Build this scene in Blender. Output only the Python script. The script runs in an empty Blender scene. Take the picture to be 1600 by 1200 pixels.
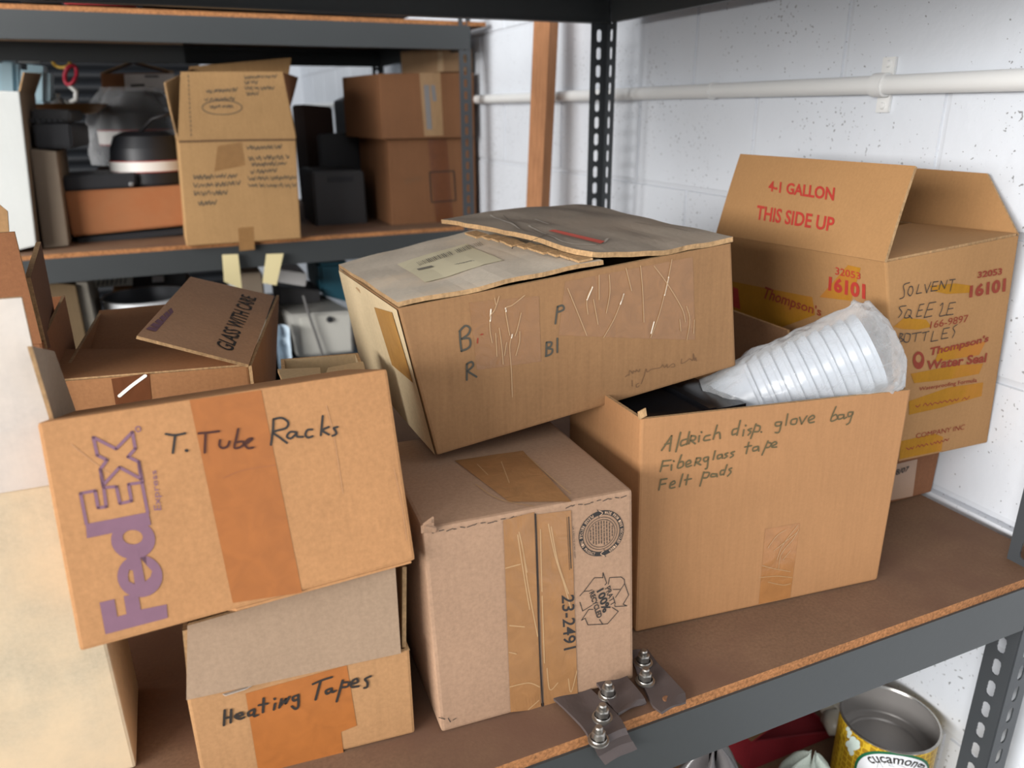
import bpy, bmesh, math, random
from mathutils import Vector, Matrix, noise
from mathutils.geometry import tessellate_polygon
random.seed(7)
S = bpy.context.scene
COL = S.collection

# ------------------------------------------------------------------ camera
PITCH, YAW, ROLL, FPX = 0.34431, 0.41116, -0.006718, 1200.0
CAM = Vector((0.0, 0.0, 1.5))
_f = Vector((math.sin(YAW) * math.cos(PITCH), math.cos(YAW) * math.cos(PITCH), -math.sin(PITCH)))
_r = Vector((math.cos(YAW), -math.sin(YAW), 0))
_d = _f.cross(_r)
_c, _s = math.cos(ROLL), math.sin(ROLL)
RIGHT, DOWN, FWD = _c * _r - _s * _d, _s * _r + _c * _d, _f
cam_data = bpy.data.cameras.new('camera')
cam_data.sensor_width = 36.0
cam_data.lens = FPX / 1600 * 36.0
cam_data.clip_start = 0.02
cam_data.dof.use_dof = True
cam_data.dof.focus_distance = 0.86
cam_data.dof.aperture_fstop = 5.0
cam = bpy.data.objects.new('camera', cam_data)
M = Matrix((RIGHT, -DOWN, -FWD)).transposed().to_4x4()
M.translation = CAM
cam.matrix_world = M
COL.objects.link(cam)
S.camera = cam

# ------------------------------------------------------------------ light
S.view_settings.view_transform = 'Standard'
S.view_settings.look = 'None'
S.view_settings.gamma = 1.0
S.view_settings.exposure = 0.0
world = bpy.data.worlds.new('warehouse_ambience')
S.world = world
world.use_nodes = True
world.node_tree.nodes['Background'].inputs[0].default_value = (0.80, 0.90, 1.0, 1)
world.node_tree.nodes['Background'].inputs[1].default_value = 0.36

def area(name, loc, target, sx, sy, power, col):
    l = bpy.data.lights.new(name, 'AREA')
    l.shape = 'RECTANGLE'; l.size = sx; l.size_y = sy; l.energy = power; l.color = col
    o = bpy.data.objects.new(name, l)
    o.location = loc
    o.rotation_euler = (Vector(target) - Vector(loc)).to_track_quat('-Z', 'Y').to_euler()
    COL.objects.link(o)
    return o
# open loading door on the left of the aisle, and a skylight strip behind the viewer
area('loading_door_daylight', (-3.9, -0.9, 2.05), (0.4, 0.9, 1.3), 3.4, 1.15, 400, (1.0, 0.985, 0.965))
area('skylight_daylight', (-1.6, -2.2, 3.4), (0.3, 0.8, 1.0), 3.0, 2.0, 60, (1.0, 0.985, 0.965))
area('aisle_fill_light', (-2.3, 1.7, 2.7), (0.3, 2.8, 1.35), 1.8, 1.2, 75, (1.0, 0.985, 0.965))  # added fill light that brightens the far shelving, no such opening known

# ------------------------------------------------------------------ pixel rays -> real places (taken once, from the photograph)
def ray(u, v):
    return RIGHT * ((u - 800) / FPX) + DOWN * ((v - 600) / FPX) + FWD
def at(u, v, Y):
    r = ray(u, v); return CAM + r * ((Y - CAM.y) / r.y)
def atx(u, v, X):
    r = ray(u, v); return CAM + r * ((X - CAM.x) / r.x)
def atz(u, v, Z):
    r = ray(u, v); return CAM + r * ((Z - CAM.z) / r.z)
def px(P):
    q = Vector(P) - CAM
    z = q.dot(FWD)
    return 800 + FPX * q.dot(RIGHT) / z, 600 + FPX * q.dot(DOWN) / z
V = Vector

# ------------------------------------------------------------------ materials
def lin(c):
    out = []
    for k in c[:3]:
        k = k / 255.0
        out.append(k / 12.92 if k <= 0.04045 else ((k + 0.055) / 1.055) ** 2.4)
    return (*out, 1.0)
MATS = {}
ALB = 0.66   # measured reflectance of kraft board against its look in bright light
def new_mat(name):
    m = bpy.data.materials.new(name); m.use_nodes = True
    nt = m.node_tree
    b = nt.nodes['Principled BSDF']
    MATS[name] = m
    return m, nt, b
def simple(name, col, rough=0.5, metal=0.0, alpha=None, spec=None, bump=0.0, bscale=200, var=0.0, vscale=30):
    if name in MATS: return MATS[name]
    m, nt, b = new_mat(name)
    b.inputs['Base Color'].default_value = lin(col)
    b.inputs['Roughness'].default_value = rough
    b.inputs['Metallic'].default_value = metal
    if spec is not None: b.inputs['Specular IOR Level'].default_value = spec
    if alpha is not None: b.inputs['Alpha'].default_value = alpha
    if bump or var:
        tc = nt.nodes.new('ShaderNodeTexCoord')
    if bump:
        n = nt.nodes.new('ShaderNodeTexNoise'); n.inputs['Scale'].default_value = bscale; n.inputs['Detail'].default_value = 4
        nt.links.new(tc.outputs['Object'], n.inputs['Vector'])
        bp = nt.nodes.new('ShaderNodeBump'); bp.inputs['Strength'].default_value = bump; bp.inputs['Distance'].default_value = 0.002
        nt.links.new(n.outputs['Fac'], bp.inputs['Height']); nt.links.new(bp.outputs['Normal'], b.inputs['Normal'])
    if var:
        n2 = nt.nodes.new('ShaderNodeTexNoise'); n2.inputs['Scale'].default_value = vscale; n2.inputs['Detail'].default_value = 6
        nt.links.new(tc.outputs['Object'], n2.inputs['Vector'])
        mx = nt.nodes.new('ShaderNodeMix'); mx.data_type = 'RGBA'
        mx.inputs['A'].default_value = lin([k * (1 - var) for k in col]); mx.inputs['B'].default_value = lin([min(255, k * (1 + var)) for k in col])
        nt.links.new(n2.outputs['Fac'], mx.inputs['Factor']); nt.links.new(mx.outputs['Result'], b.inputs['Base Color'])
    return m
def cardboard(name, col, stain=0.10, streak=0.05, fibre=0.10, stain_col=None):
    """kraft board: fibre flecks, faint flute lines along z, soft blotches"""
    if name in MATS: return MATS[name]
    m, nt, b = new_mat(name)
    b.inputs['Roughness'].default_value = 0.82
    b.inputs['Specular IOR Level'].default_value = 0.25
    tc = nt.nodes.new('ShaderNodeTexCoord')
    def nz(scale, detail=4, vec=None):
        n = nt.nodes.new('ShaderNodeTexNoise'); n.inputs['Scale'].default_value = scale; n.inputs['Detail'].default_value = detail
        n.inputs['Roughness'].default_value = 0.6
        nt.links.new(vec or tc.outputs['Object'], n.inputs['Vector']); return n
    mp = nt.nodes.new('ShaderNodeMapping'); mp.inputs['Scale'].default_value = (230, 230, 5)
    nt.links.new(tc.outputs['Object'], mp.inputs['Vector'])
    fine, big, st = nz(260, 3), nz(9, 5), nz(1.0, 2, mp.outputs['Vector'])
    def math_(op, a, bb):
        n = nt.nodes.new('ShaderNodeMath'); n.operation = op
        for i, x in enumerate((a, bb)):
            if isinstance(x, (int, float)): n.inputs[i].default_value = x
            else: nt.links.new(x, n.inputs[i])
        return n.outputs[0]
    def centred(n, amp):
        return math_('MULTIPLY', math_('SUBTRACT', n.outputs['Fac'], 0.5), amp * 4)
    tot = math_('ADD', math_('ADD', centred(fine, fibre), centred(big, stain)), math_('ADD', centred(st, streak), 1.0))
    rgb = nt.nodes.new('ShaderNodeRGB'); rgb.outputs[0].default_value = (*[k * ALB for k in lin(col)[:3]], 1)
    sc = nt.nodes.new('ShaderNodeVectorMath'); sc.operation = 'SCALE'
    nt.links.new(rgb.outputs[0], sc.inputs[0]); nt.links.new(tot, sc.inputs['Scale'])
    out = sc.outputs[0]
    if stain_col:
        n4 = nz(5, 6)
        rp = nt.nodes.new('ShaderNodeValToRGB'); rp.color_ramp.elements[0].position = 0.45; rp.color_ramp.elements[1].position = 0.65
        nt.links.new(n4.outputs['Fac'], rp.inputs[0])
        mx = nt.nodes.new('ShaderNodeMix'); mx.data_type = 'RGBA'
        nt.links.new(rp.outputs[0], mx.inputs['Factor']); nt.links.new(out, mx.inputs['A']); mx.inputs['B'].default_value = lin(stain_col)
        out = mx.outputs['Result']
    nt.links.new(out, b.inputs['Base Color'])
    bp = nt.nodes.new('ShaderNodeBump'); bp.inputs['Strength'].default_value = 0.12; bp.inputs['Distance'].default_value = 0.0015
    nt.links.new(tot, bp.inputs['Height']); nt.links.new(bp.outputs['Normal'], b.inputs['Normal'])
    return m
def tape_mat(name, col, rough=0.28, wrinkle=0.35):
    if name in MATS: return MATS[name]
    m, nt, b = new_mat(name)
    b.inputs['Roughness'].default_value = rough
    tc = nt.nodes.new('ShaderNodeTexCoord')
    n = nt.nodes.new('ShaderNodeTexNoise'); n.inputs['Scale'].default_value = 45; n.inputs['Detail'].default_value = 5; n.inputs['Distortion'].default_value = 1.2
    nt.links.new(tc.outputs['Object'], n.inputs['Vector'])
    mx = nt.nodes.new('ShaderNodeMix'); mx.data_type = 'RGBA'
    mx.inputs['A'].default_value = (*[q * ALB for q in lin([k * 0.9 for k in col])[:3]], 1); mx.inputs['B'].default_value = (*[q * ALB for q in lin([min(255, k * 1.1) for k in col])[:3]], 1)
    nt.links.new(n.outputs['Fac'], mx.inputs['Factor']); nt.links.new(mx.outputs['Result'], b.inputs['Base Color'])
    bp = nt.nodes.new('ShaderNodeBump'); bp.inputs['Strength'].default_value = wrinkle; bp.inputs['Distance'].default_value = 0.002
    nt.links.new(n.outputs['Fac'], bp.inputs['Height']); nt.links.new(bp.outputs['Normal'], b.inputs['Normal'])
    return m
def film(name, tint=(235, 238, 240), opacity=0.18, rough=0.12, haze=0.2):
    """clear plastic film: mostly see-through, with sheen and a little milky haze"""
    if name in MATS: return MATS[name]
    m, nt, b = new_mat(name)
    out = nt.nodes['Material Output']
    tr = nt.nodes.new('ShaderNodeBsdfTransparent'); tr.inputs[0].default_value = (0.97, 0.97, 0.97, 1)
    b.inputs['Base Color'].default_value = lin(tint); b.inputs['Roughness'].default_value = rough
    tc = nt.nodes.new('ShaderNodeTexCoord')
    n = nt.nodes.new('ShaderNodeTexNoise'); n.inputs['Scale'].default_value = 28; n.inputs['Detail'].default_value = 3; n.inputs['Distortion'].default_value = 1.5
    nt.links.new(tc.outputs['Object'], n.inputs['Vector'])
    bp = nt.nodes.new('ShaderNodeBump'); bp.inputs['Strength'].default_value = 0.6; bp.inputs['Distance'].default_value = 0.006
    nt.links.new(n.outputs['Fac'], bp.inputs['Height']); nt.links.new(bp.outputs['Normal'], b.inputs['Normal'])
    lw = nt.nodes.new('ShaderNodeLayerWeight'); lw.inputs[0].default_value = 0.35
    nt.links.new(bp.outputs['Normal'], lw.inputs['Normal'])
    mr = nt.nodes.new('ShaderNodeMapRange'); mr.inputs['To Min'].default_value = opacity; mr.inputs['To Max'].default_value = opacity + 0.5
    nt.links.new(lw.outputs['Facing'], mr.inputs['Value'])
    mx = nt.nodes.new('ShaderNodeMixShader')
    nt.links.new(mr.outputs[0], mx.inputs[0]); nt.links.new(tr.outputs[0], mx.inputs[1]); nt.links.new(b.outputs[0], mx.inputs[2])
    nt.links.new(mx.outputs[0], out.inputs['Surface'])
    return m

INK = simple('black_marker_ink', (42, 36, 32), 0.6)
INK_BROWN = simple('brown_marker_ink', (66, 28, 14), 0.5)
INK_FADED = simple('faded_marker_ink', (92, 78, 48), 0.7)
INK_GREY = simple('grey_marker_ink', (70, 66, 56), 0.7)
INK_PEN = simple('thin_pen_ink', (112, 82, 56), 0.8)
INK_PURPLE = simple('violet_print', (122, 88, 104), 0.8, var=0.05, vscale=120)
INK_RED = simple('red_print', (168, 50, 38), 0.8, var=0.1, vscale=150)
INK_RED_OLD = simple('old_red_print', (132, 48, 26), 0.8, var=0.12, vscale=150)
INK_PRINT = simple('black_print', (40, 36, 34), 0.8)
PAINT_YELLOW = cardboard('yellow_paint_smear', (196, 138, 34), 0.16, 0.05, 0.05, (176, 112, 52))
EDGE = cardboard('corrugated_cut_edge', (196, 158, 114), 0.2, 0.2, 0.3)
CREASE = simple('tape_crease', (172, 138, 100), 0.25)
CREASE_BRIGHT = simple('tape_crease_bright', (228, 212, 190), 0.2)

# ------------------------------------------------------------------ mesh building
class MB:
    def __init__(self): self.v, self.f, self.m, self.s = [], [], [], []
    def add(self, vs, fs, mat=0, smooth=False):
        o = len(self.v); self.v += [V(p) for p in vs]
        for f in fs:
            self.f.append([o + i for i in f]); self.m.append(mat); self.s.append(smooth)
    def grid(self, fn, nu, nv, mat=0, smooth=False, flip=False):
        vs = [fn(i / nu, j / nv) for j in range(nv + 1) for i in range(nu + 1)]
        fs = []
        for j in range(nv):
            for i in range(nu):
                a = j * (nu + 1) + i
                q = [a, a + 1, a + nu + 2, a + nu + 1]
                fs.append(q[::-1] if flip else q)
        self.add(vs, fs, mat, smooth)
    def slab(self, fn, nu, nv, th, mat=0, rim=1):
        """a sheet with thickness: both faces and a rim"""
        def nrm(u, v):
            e = 1e-3
            a = fn(min(1, u + e), v) - fn(max(0, u - e), v); b = fn(u, min(1, v + e)) - fn(u, max(0, v - e))
            return a.cross(b).normalized()
        top = lambda u, v: fn(u, v) + nrm(u, v) * th / 2
        bot = lambda u, v: fn(u, v) - nrm(u, v) * th / 2
        self.grid(top, nu, nv, mat); self.grid(bot, nu, nv, mat, flip=True)
        for k in range(nu):
            a, b = k / nu, (k + 1) / nu
            self.add([bot(a, 0), bot(b, 0), top(b, 0), top(a, 0)], [(0, 1, 2, 3)], rim)
            self.add([top(a, 1), top(b, 1), bot(b, 1), bot(a, 1)], [(0, 1, 2, 3)], rim)
        for k in range(nv):
            a, b = k / nv, (k + 1) / nv
            self.add([top(0, a), top(0, b), bot(0, b), bot(0, a)], [(0, 1, 2, 3)], rim)
            self.add([bot(1, a), bot(1, b), top(1, b), top(1, a)], [(0, 1, 2, 3)], rim)
    def hexa(self, c, mat=0):
        """c: 8 corners, index x + 2y + 4z"""
        self.add(c, [(0, 1, 5, 4), (3, 2, 6, 7), (2, 0, 4, 6), (1, 3, 7, 5), (4, 5, 7, 6), (2, 3, 1, 0)], mat)
    def box(self, a, b, mat=0):
        self.hexa([V((b[0] if i & 1 else a[0], b[1] if i & 2 else a[1], b[2] if i & 4 else a[2])) for i in range(8)], mat)
    def tube(self, pts, r, n=12, mat=0, caps=True, closed=False):
        pts = [V(p) for p in pts]; rings = []; N = len(pts); prev = None
        for i, p in enumerate(pts):
            if closed: t = pts[(i + 1) % N] - pts[i - 1]
            else: t = pts[min(i + 1, N - 1)] - pts[max(i - 1, 0)]
            t.normalize()
            if prev is None:
                prev = t.orthogonal().normalized()
            prev = (prev - t * prev.dot(t)).normalized()
            bi = t.cross(prev); rr = r[i] if isinstance(r, (list, tuple)) else r
            rings.append([p + (prev * math.cos(2 * math.pi * k / n) + bi * math.sin(2 * math.pi * k / n)) * rr for k in range(n)])
        vs = [q for g in rings for q in g]; fs = []
        for i in range(N if closed else N - 1):
            for k in range(n):
                fs.append((i * n + k, i * n + (k + 1) % n, ((i + 1) % N) * n + (k + 1) % n, ((i + 1) % N) * n + k))
        self.add(vs, fs, mat, True)
        if caps and not closed:
            self.add(rings[0], [tuple(range(n))[::-1]], mat); self.add(rings[-1], [tuple(range(n))], mat)
    def lathe(self, prof, cen, n=40, mat=0, axis=None, mats=None):
        """prof: (r, h) pairs turned round the axis through cen"""
        ax = V(axis or (0, 0, 1)).normalized(); e1 = ax.orthogonal().normalized(); e2 = ax.cross(e1); cen = V(cen)
        vs = [cen + ax * h + (e1 * math.cos(2 * math.pi * k / n) + e2 * math.sin(2 * math.pi * k / n)) * r for r, h in prof for k in range(n)]
        for i in range(len(prof) - 1):
            fs = [(i * n + k, i * n + (k + 1) % n, (i + 1) * n + (k + 1) % n, (i + 1) * n + k) for k in range(n)]
            o = len(self.v)
            self.add([vs[q] for q in range(i * n, (i + 2) * n)], [tuple(q - i * n for q in f) for f in fs], mats[i] if mats else mat, True)
    def join_bm(self, bm, mat=None):
        bm.verts.ensure_lookup_table()
        o = len(self.v); self.v += [v.co.copy() for v in bm.verts]
        for f in bm.faces:
            self.f.append([o + v.index for v in f.verts]); self.m.append(f.material_index if mat is None else mat); self.s.append(f.smooth)
        bm.free()
    def build(self, name, mats, parent=None, weld=False):
        org = V(parent.location) if parent else V((0, 0, 0))
        p = parent
        while p is not None and p.parent: p = p.parent; org = org + V(p.location)
        me = bpy.data.meshes.new(name)
        me.from_pydata([tuple(v - org) for v in self.v], [], self.f)
        for mm in (mats if isinstance(mats, (list, tuple)) else [mats]): me.materials.append(mm)
        me.polygons.foreach_set('material_index', self.m); me.polygons.foreach_set('use_smooth', self.s)
        if weld:
            bm = bmesh.new(); bm.from_mesh(me); bmesh.ops.remove_doubles(bm, verts=bm.verts, dist=1e-5); bm.to_mesh(me); bm.free()
        me.update()
        o = bpy.data.objects.new(name, me); COL.objects.link(o)
        if parent: o.parent = parent
        return o
def thing(name, label, cat, loc, group=None):
    o = bpy.data.objects.new(name, None); o.empty_display_size = 0.05
    o.location = V(loc); COL.objects.link(o)
    o['label'] = label; o['category'] = cat
    if group: o['group'] = group
    return o
def tag(o, label, cat, group=None, kind=None):
    o['label'] = label; o['category'] = cat
    if group: o['group'] = group
    if kind: o['kind'] = kind
    return o
def struct(o):
    o['kind'] = 'structure'; return o

def bil(a, b, c, d):
    """a=(0,0) b=(1,0) c=(1,1) d=(0,1)"""
    a, b, c, d = V(a), V(b), V(c), V(d)
    return lambda u, v: a * ((1 - u) * (1 - v)) + b * (u * (1 - v)) + c * (u * v) + d * ((1 - u) * v)
def smooth_line(p, k=5):
    if len(p) < 3: return p
    out = []
    for i in range(len(p) - 1):
        p0, p1, p2, p3 = p[max(0, i - 1)], p[i], p[i + 1], p[min(len(p) - 1, i + 2)]
        for j in range(k):
            t = j / k
            out.append(tuple(0.5 * ((2 * p1[q]) + (-p0[q] + p2[q]) * t + (2 * p0[q] - 5 * p1[q] + 4 * p2[q] - p3[q]) * t * t + (-p0[q] + 3 * p1[q] - 3 * p2[q] + p3[q]) * t ** 3) for q in (0, 1)))
    out.append(p[-1]); return out
_text_cache = {}
def text_poly(s, bold=0.0):
    key = (s, bold)
    if key not in _text_cache:
        cu = bpy.data.curves.new('t', 'FONT'); cu.body = s; cu.offset = bold; cu.resolution_u = 3
        o = bpy.data.objects.new('t', cu); COL.objects.link(o)
        dg = bpy.context.evaluated_depsgraph_get(); dg.update()
        me = bpy.data.meshes.new_from_object(o.evaluated_get(dg))
        vs = [(v.co.x, v.co.y) for v in me.vertices]; fs = [tuple(p.vertices) for p in me.polygons]
        x0 = min(v[0] for v in vs); x1 = max(v[0] for v in vs); y0 = min(v[1] for v in vs); y1 = max(v[1] for v in vs)
        vs = [((x - x0) / (x1 - x0), (y - y0) / (y1 - y0)) for x, y in vs]
        bpy.data.objects.remove(o); bpy.data.curves.remove(cu); bpy.data.meshes.remove(me)
        _text_cache[key] = (vs, fs, (x1 - x0) / (y1 - y0))
    return _text_cache[key]

class Face:
    """a flat or gently bent panel S(u,v); writing and tape are laid on it in its own (u,v)"""
    def __init__(self, fn): self.fn = fn
    def n(self, u, v):
        e = 1e-3
        return (self.fn(u + e, v) - self.fn(u - e, v)).cross(self.fn(u, v + e) - self.fn(u, v - e)).normalized()
    def p(self, u, v, off=0.0): return self.fn(u, v) + (self.n(u, v) * off if off else V((0, 0, 0)))
    def uv(self, x, y):
        u = v = 0.5
        for _ in range(12):
            a = px(self.fn(u, v)); e = 1e-3
            b = px(self.fn(u + e, v)); c = px(self.fn(u, v + e))
            j = [(b[0] - a[0]) / e, (c[0] - a[0]) / e, (b[1] - a[1]) / e, (c[1] - a[1]) / e]
            det = j[0] * j[3] - j[1] * j[2]
            dx, dy = x - a[0], y - a[1]
            u += (dx * j[3] - dy * j[1]) / det; v += (dy * j[0] - dx * j[2]) / det
        return u, v
    def pts(self, crop, pl):
        x0, y0, k = crop
        return [self.uv(x0 + a * k, y0 + b * k) for a, b in pl]
    def stroke(self, mb, uv, w, mat, off=0.0006):
        uv = smooth_line(uv)
        if len(uv) == 1: uv = [uv[0], (uv[0][0] + 1e-3, uv[0][1])]
        P = [self.p(u, v, off) for u, v in uv]; N = [self.n(u, v) for u, v in uv]
        L, R = [], []
        for i in range(len(P)):
            t = (P[min(i + 1, len(P) - 1)] - P[max(i - 1, 0)]).normalized()
            s = N[i].cross(t) * (w / 2)
            L.append(P[i] + s); R.append(P[i] - s)
        vs = [q for pr in zip(R, L) for q in pr]
        mb.add(vs, [(2 * i, 2 * i + 2, 2 * i + 3, 2 * i + 1) for i in range(len(P) - 1)], mat)
        for q, nn in ((P[0], N[0]), (P[-1], N[-1])):
            a = nn.orthogonal().normalized(); b = nn.cross(a)
            mb.add([q + nn * 5e-5 + (a * math.cos(k * math.pi / 4) + b * math.sin(k * math.pi / 4)) * w / 2 for k in range(8)], [tuple(range(8))], mat)
    def strokes(self, mb, crop, lines, w, mat, off=0.0006):
        for l in lines: self.stroke(mb, self.pts(crop, l), w, mat, off)
    def poly(self, mb, loops, mat, off=0.0006):
        loops3 = [[V((u, v, 0)) for u, v in l] for l in loops]
        flat = [p for l in loops3 for p in l]
        tris = tessellate_polygon(loops3)
        vs = [self.p(p.x, p.y, off) for p in flat]
        out = []
        for t in tris:
            a, b, c = flat[t[0]], flat[t[1]], flat[t[2]]
            out.append(tuple(t) if (b - a).cross(c - a).z > 0 else tuple(t)[::-1])
        mb.add(vs, out, mat)
    def text(self, mb, s, quad, mat, bold=0.0, off=0.0006):
        """quad: uv of BL BR TR TL"""
        vs, fs, _ = text_poly(s, bold)
        q = [V((a, b, 0)) for a, b in quad]; B = bil(*q)
        uv = [B(x, y) for x, y in vs]
        mb.add([self.p(a.x, a.y, off) for a in uv], fs, mat)
    def ctext(self, mb, s, crop, quad, mat, bold=0.0, off=0.0006):
        self.text(mb, s, self.pts(crop, quad), mat, bold, off)
    def patch(self, mb, quad, mat=0, off=0.0004, nu=8, nv=8, wob=0.0):
        q = [V((a, b, 0)) for a, b in quad]; B = bil(*q)
        def fn(a, b):
            w = B(a, b); return self.p(w.x, w.y, off + wob * (noise.noise(V((w.x * 9, w.y * 9, 3))) + 0.6))
        mb.grid(fn, nu, nv, mat)
    def squiggle(self, mb, crop, a, b, h, n, w, mat, seed=0):
        """a line of unreadable handwriting from a to b"""
        rnd = random.Random(seed); l = []
        for i in range(n + 1):
            t = i / n
            l.append((a[0] + (b[0] - a[0]) * t + rnd.uniform(-.3, .3) * abs(b[0] - a[0]) / n, a[1] + (b[1] - a[1]) * t + (h / 2 if i % 2 else -h / 2) * rnd.uniform(.5, 1.3)))
            if rnd.random() < 0.16 and len(l) > 2:
                self.stroke(mb, self.pts(crop, l), w, mat); l = []
        if len(l) > 1: self.stroke(mb, self.pts(crop, l), w, mat)

FACES = {'front': (0, 1, 5, 4), 'right': (1, 3, 7, 5), 'back': (3, 2, 6, 7), 'left': (2, 0, 4, 6), 'top': (4, 5, 7, 6), 'bottom': (2, 3, 1, 0)}
class Carton:
    """cardboard box from its eight corners (index x + 2y + 4z); open ones get thick walls"""
    def __init__(self, name, label, corners, mat, open_top=False, bulge=None, group=None, cat='cardboard box', bevel=0.003, th=0.004, rim=None):
        self.c = [V(p) for p in corners]
        b = (self.c[0] + self.c[1] + self.c[2] + self.c[3]) / 4
        b.z = min(p.z for p in self.c[:4])
        self.root = thing(name, label, cat, b, group)
        self.mats = [mat, rim or EDGE]; self.F = {}
        self.mb = MB(); self.kids = []
        for k, q in FACES.items():
            base = bil(*[self.c[i] for i in q]); amt = (bulge or {}).get(k, 0)
            if amt:
                nn = (self.c[q[1]] - self.c[q[0]]).cross(self.c[q[3]] - self.c[q[0]]).normalized()
                fn = (lambda base, nn, amt: lambda u, v: base(u, v) + nn * amt * 16 * u * (1 - u) * v * (1 - v))(base, nn, amt)
            else: fn = base
            self.F[k] = Face(fn)
        bm = bmesh.new()
        N = 8
        for k, f in self.F.items():
            if open_top and k == 'top': continue
            g = [[bm.verts.new(f.fn(i / N, j / N)) for i in range(N + 1)] for j in range(N + 1)]
            for j in range(N):
                for i in range(N): bm.faces.new((g[j][i], g[j][i + 1], g[j + 1][i + 1], g[j + 1][i]))
        bmesh.ops.remove_doubles(bm, verts=bm.verts, dist=1e-5)
        bm.normal_update()
        sharp = [e for e in bm.edges if len(e.link_faces) == 2 and e.link_faces[0].normal.angle(e.link_faces[1].normal) > 0.7]
        if bevel: bmesh.ops.bevel(bm, geom=sharp, offset=bevel, segments=2, affect='EDGES', profile=0.6)
        self.mb.join_bm(bm)
        if open_top:
            c = self.c
            def inset(i):
                # move a corner inwards along its three edges by the board thickness
                q = c[i].copy()
                for bit in (1, 2, 4):
                    if i & 4 and bit == 4: continue
                    e = c[i ^ bit] - c[i]; q += e.normalized() * th
                return q
            ci = [inset(i) for i in range(8)]
            for kk, q in FACES.items():
                if kk == 'top': continue
                a_, b_, c_, d_ = [ci[j] for j in q]
                self.mb.grid(bil(a_, b_, c_, d_), N, N, 0, flip=True)
            ring = (4, 5, 7, 6)
            for j in range(4):
                s, t_ = ring[j], ring[(j + 1) % 4]
                o1, o2 = c[s], c[t_]
                self.mb.grid(bil(o1, o2, ci[t_], ci[s]), N, 1, 1)
    def slot(self, mat):
        if mat in self.mats: return self.mats.index(mat)
        self.mats.append(mat); return len(self.mats) - 1
    def finish(self):
        self.body = self.mb.build('body', self.mats, self.root)
        return self.root
    def tape(self, face, quad, mat, crop=(0, 0, 1), uv=False, off=0.0004, wob=0.0, extra=None, name='tape', label=None):
        f = self.F[face]; mb = MB()
        f.patch(mb, quad if uv else f.pts(crop, quad), 0, off, 10, 10, wob)
        o_m = [mat]
        if extra: extra(mb, f, o_m)
        o = mb.build(name, o_m, self.root)
        if label: o['label'] = label
        return o
    def flap(self, pts, mat=None, th=0.004, curl=0.0, wave=0.0, nu=8, nv=6, deco=None, name='flap', label=None, seed=0):
        """pts: hinge a, hinge b, tip b, tip a"""
        B = bil(*pts); nn = (V(pts[1]) - V(pts[0])).cross(V(pts[3]) - V(pts[0])).normalized()
        def fn(u, v):
            return B(u, v) + nn * (curl * v * v + wave * noise.noise(V((u * 3 + seed, v * 3, 1.7))) * min(1, 3 * v))
        mb = MB(); mb.slab(fn, nu, nv, th, 0, 1)
        ms = [mat or self.mats[0], self.mats[1]]
        if deco:
            deco(mb, Face(lambda u, v: fn(u, v) + nn * (th / 2)), Face(lambda u, v: fn(1 - u, v) - nn * (th / 2)), ms)
        o = mb.build(name, ms, self.root)
        if label: o['label'] = label
        return o
def rv(w):
    a = V(w); t = a.length
    return Matrix.Rotation(t, 3, a.normalized()) if t > 1e-9 else Matrix.Identity(3)
def posed(o, deg, d):
    """eight corners of a box with its front-left-bottom corner at o, turned by a rotation vector in degrees"""
    R = rv([math.radians(k) for k in deg]); o = V(o)
    return [o + R @ V((d[0] * (i & 1), d[1] * ((i >> 1) & 1), d[2] * ((i >> 2) & 1))) for i in range(8)]
def scaled(c, k): return [CAM + (p - CAM) * k for p in c]
def from_front(TL, TR, BR, BL, Y, depth, dx=0.0, dz=0.0, zb=None):
    """box whose front panel stands at depth Y with these outline points"""
    f = [at(*BL, Y), at(*BR, Y), at(*TL, Y), at(*TR, Y)]
    if zb is not None: f[0], f[1] = V((f[2].x, Y, zb)), V((f[3].x, Y, zb))
    b = [p + V((dx, depth, dz)) for p in f]
    return [f[0], f[1], b[0], b[1], f[2], f[3], b[2], b[3]]

# ------------------------------------------------------------------ the setting
WX = 1.075          # painted block wall on the right
PAINT = simple('white_wall_paint', (211, 215, 221), 0.55, bump=0.5, bscale=55, var=0.03, vscale=7)
def wall_paint_specks():
    m = PAINT; nt = m.node_tree; b = nt.nodes['Principled BSDF']
    src = b.inputs['Base Color'].links[0].from_socket
    tc = nt.nodes.new('ShaderNodeTexCoord')
    n = nt.nodes.new('ShaderNodeTexNoise'); n.inputs['Scale'].default_value = 170; n.inputs['Detail'].default_value = 1
    n2 = nt.nodes.new('ShaderNodeTexNoise'); n2.inputs['Scale'].default_value = 6
    for k in (n, n2): nt.links.new(tc.outputs['Object'], k.inputs['Vector'])
    ad = nt.nodes.new('ShaderNodeMath'); ad.operation = 'MULTIPLY_ADD'; ad.inputs[1].default_value = 0.35
    nt.links.new(n2.outputs['Fac'], ad.inputs[0]); nt.links.new(n.outputs['Fac'], ad.inputs[2])
    rp = nt.nodes.new('ShaderNodeValToRGB'); rp.color_ramp.elements[0].position = 0.885; rp.color_ramp.elements[1].position = 0.915
    nt.links.new(ad.outputs[0], rp.inputs[0])
    mx = nt.nodes.new('ShaderNodeMix'); mx.data_type = 'RGBA'; mx.inputs['B'].default_value = lin((140, 141, 143))
    nt.links.new(rp.outputs[0], mx.inputs['Factor']); nt.links.new(src, mx.inputs['A']); nt.links.new(mx.outputs['Result'], b.inputs['Base Color'])
wall_paint_specks()
JOINT = simple('painted_mortar', (200, 203, 208), 0.7, bump=0.4, bscale=90)
mb = MB()
mb.add([(WX + .0045, -2.5, 0), (WX + .0045, 6.5, 0), (WX + .0045, 6.5, 3.6), (WX + .0045, -2.5, 3.6)], [(3, 2, 1, 0)], 1)
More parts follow.
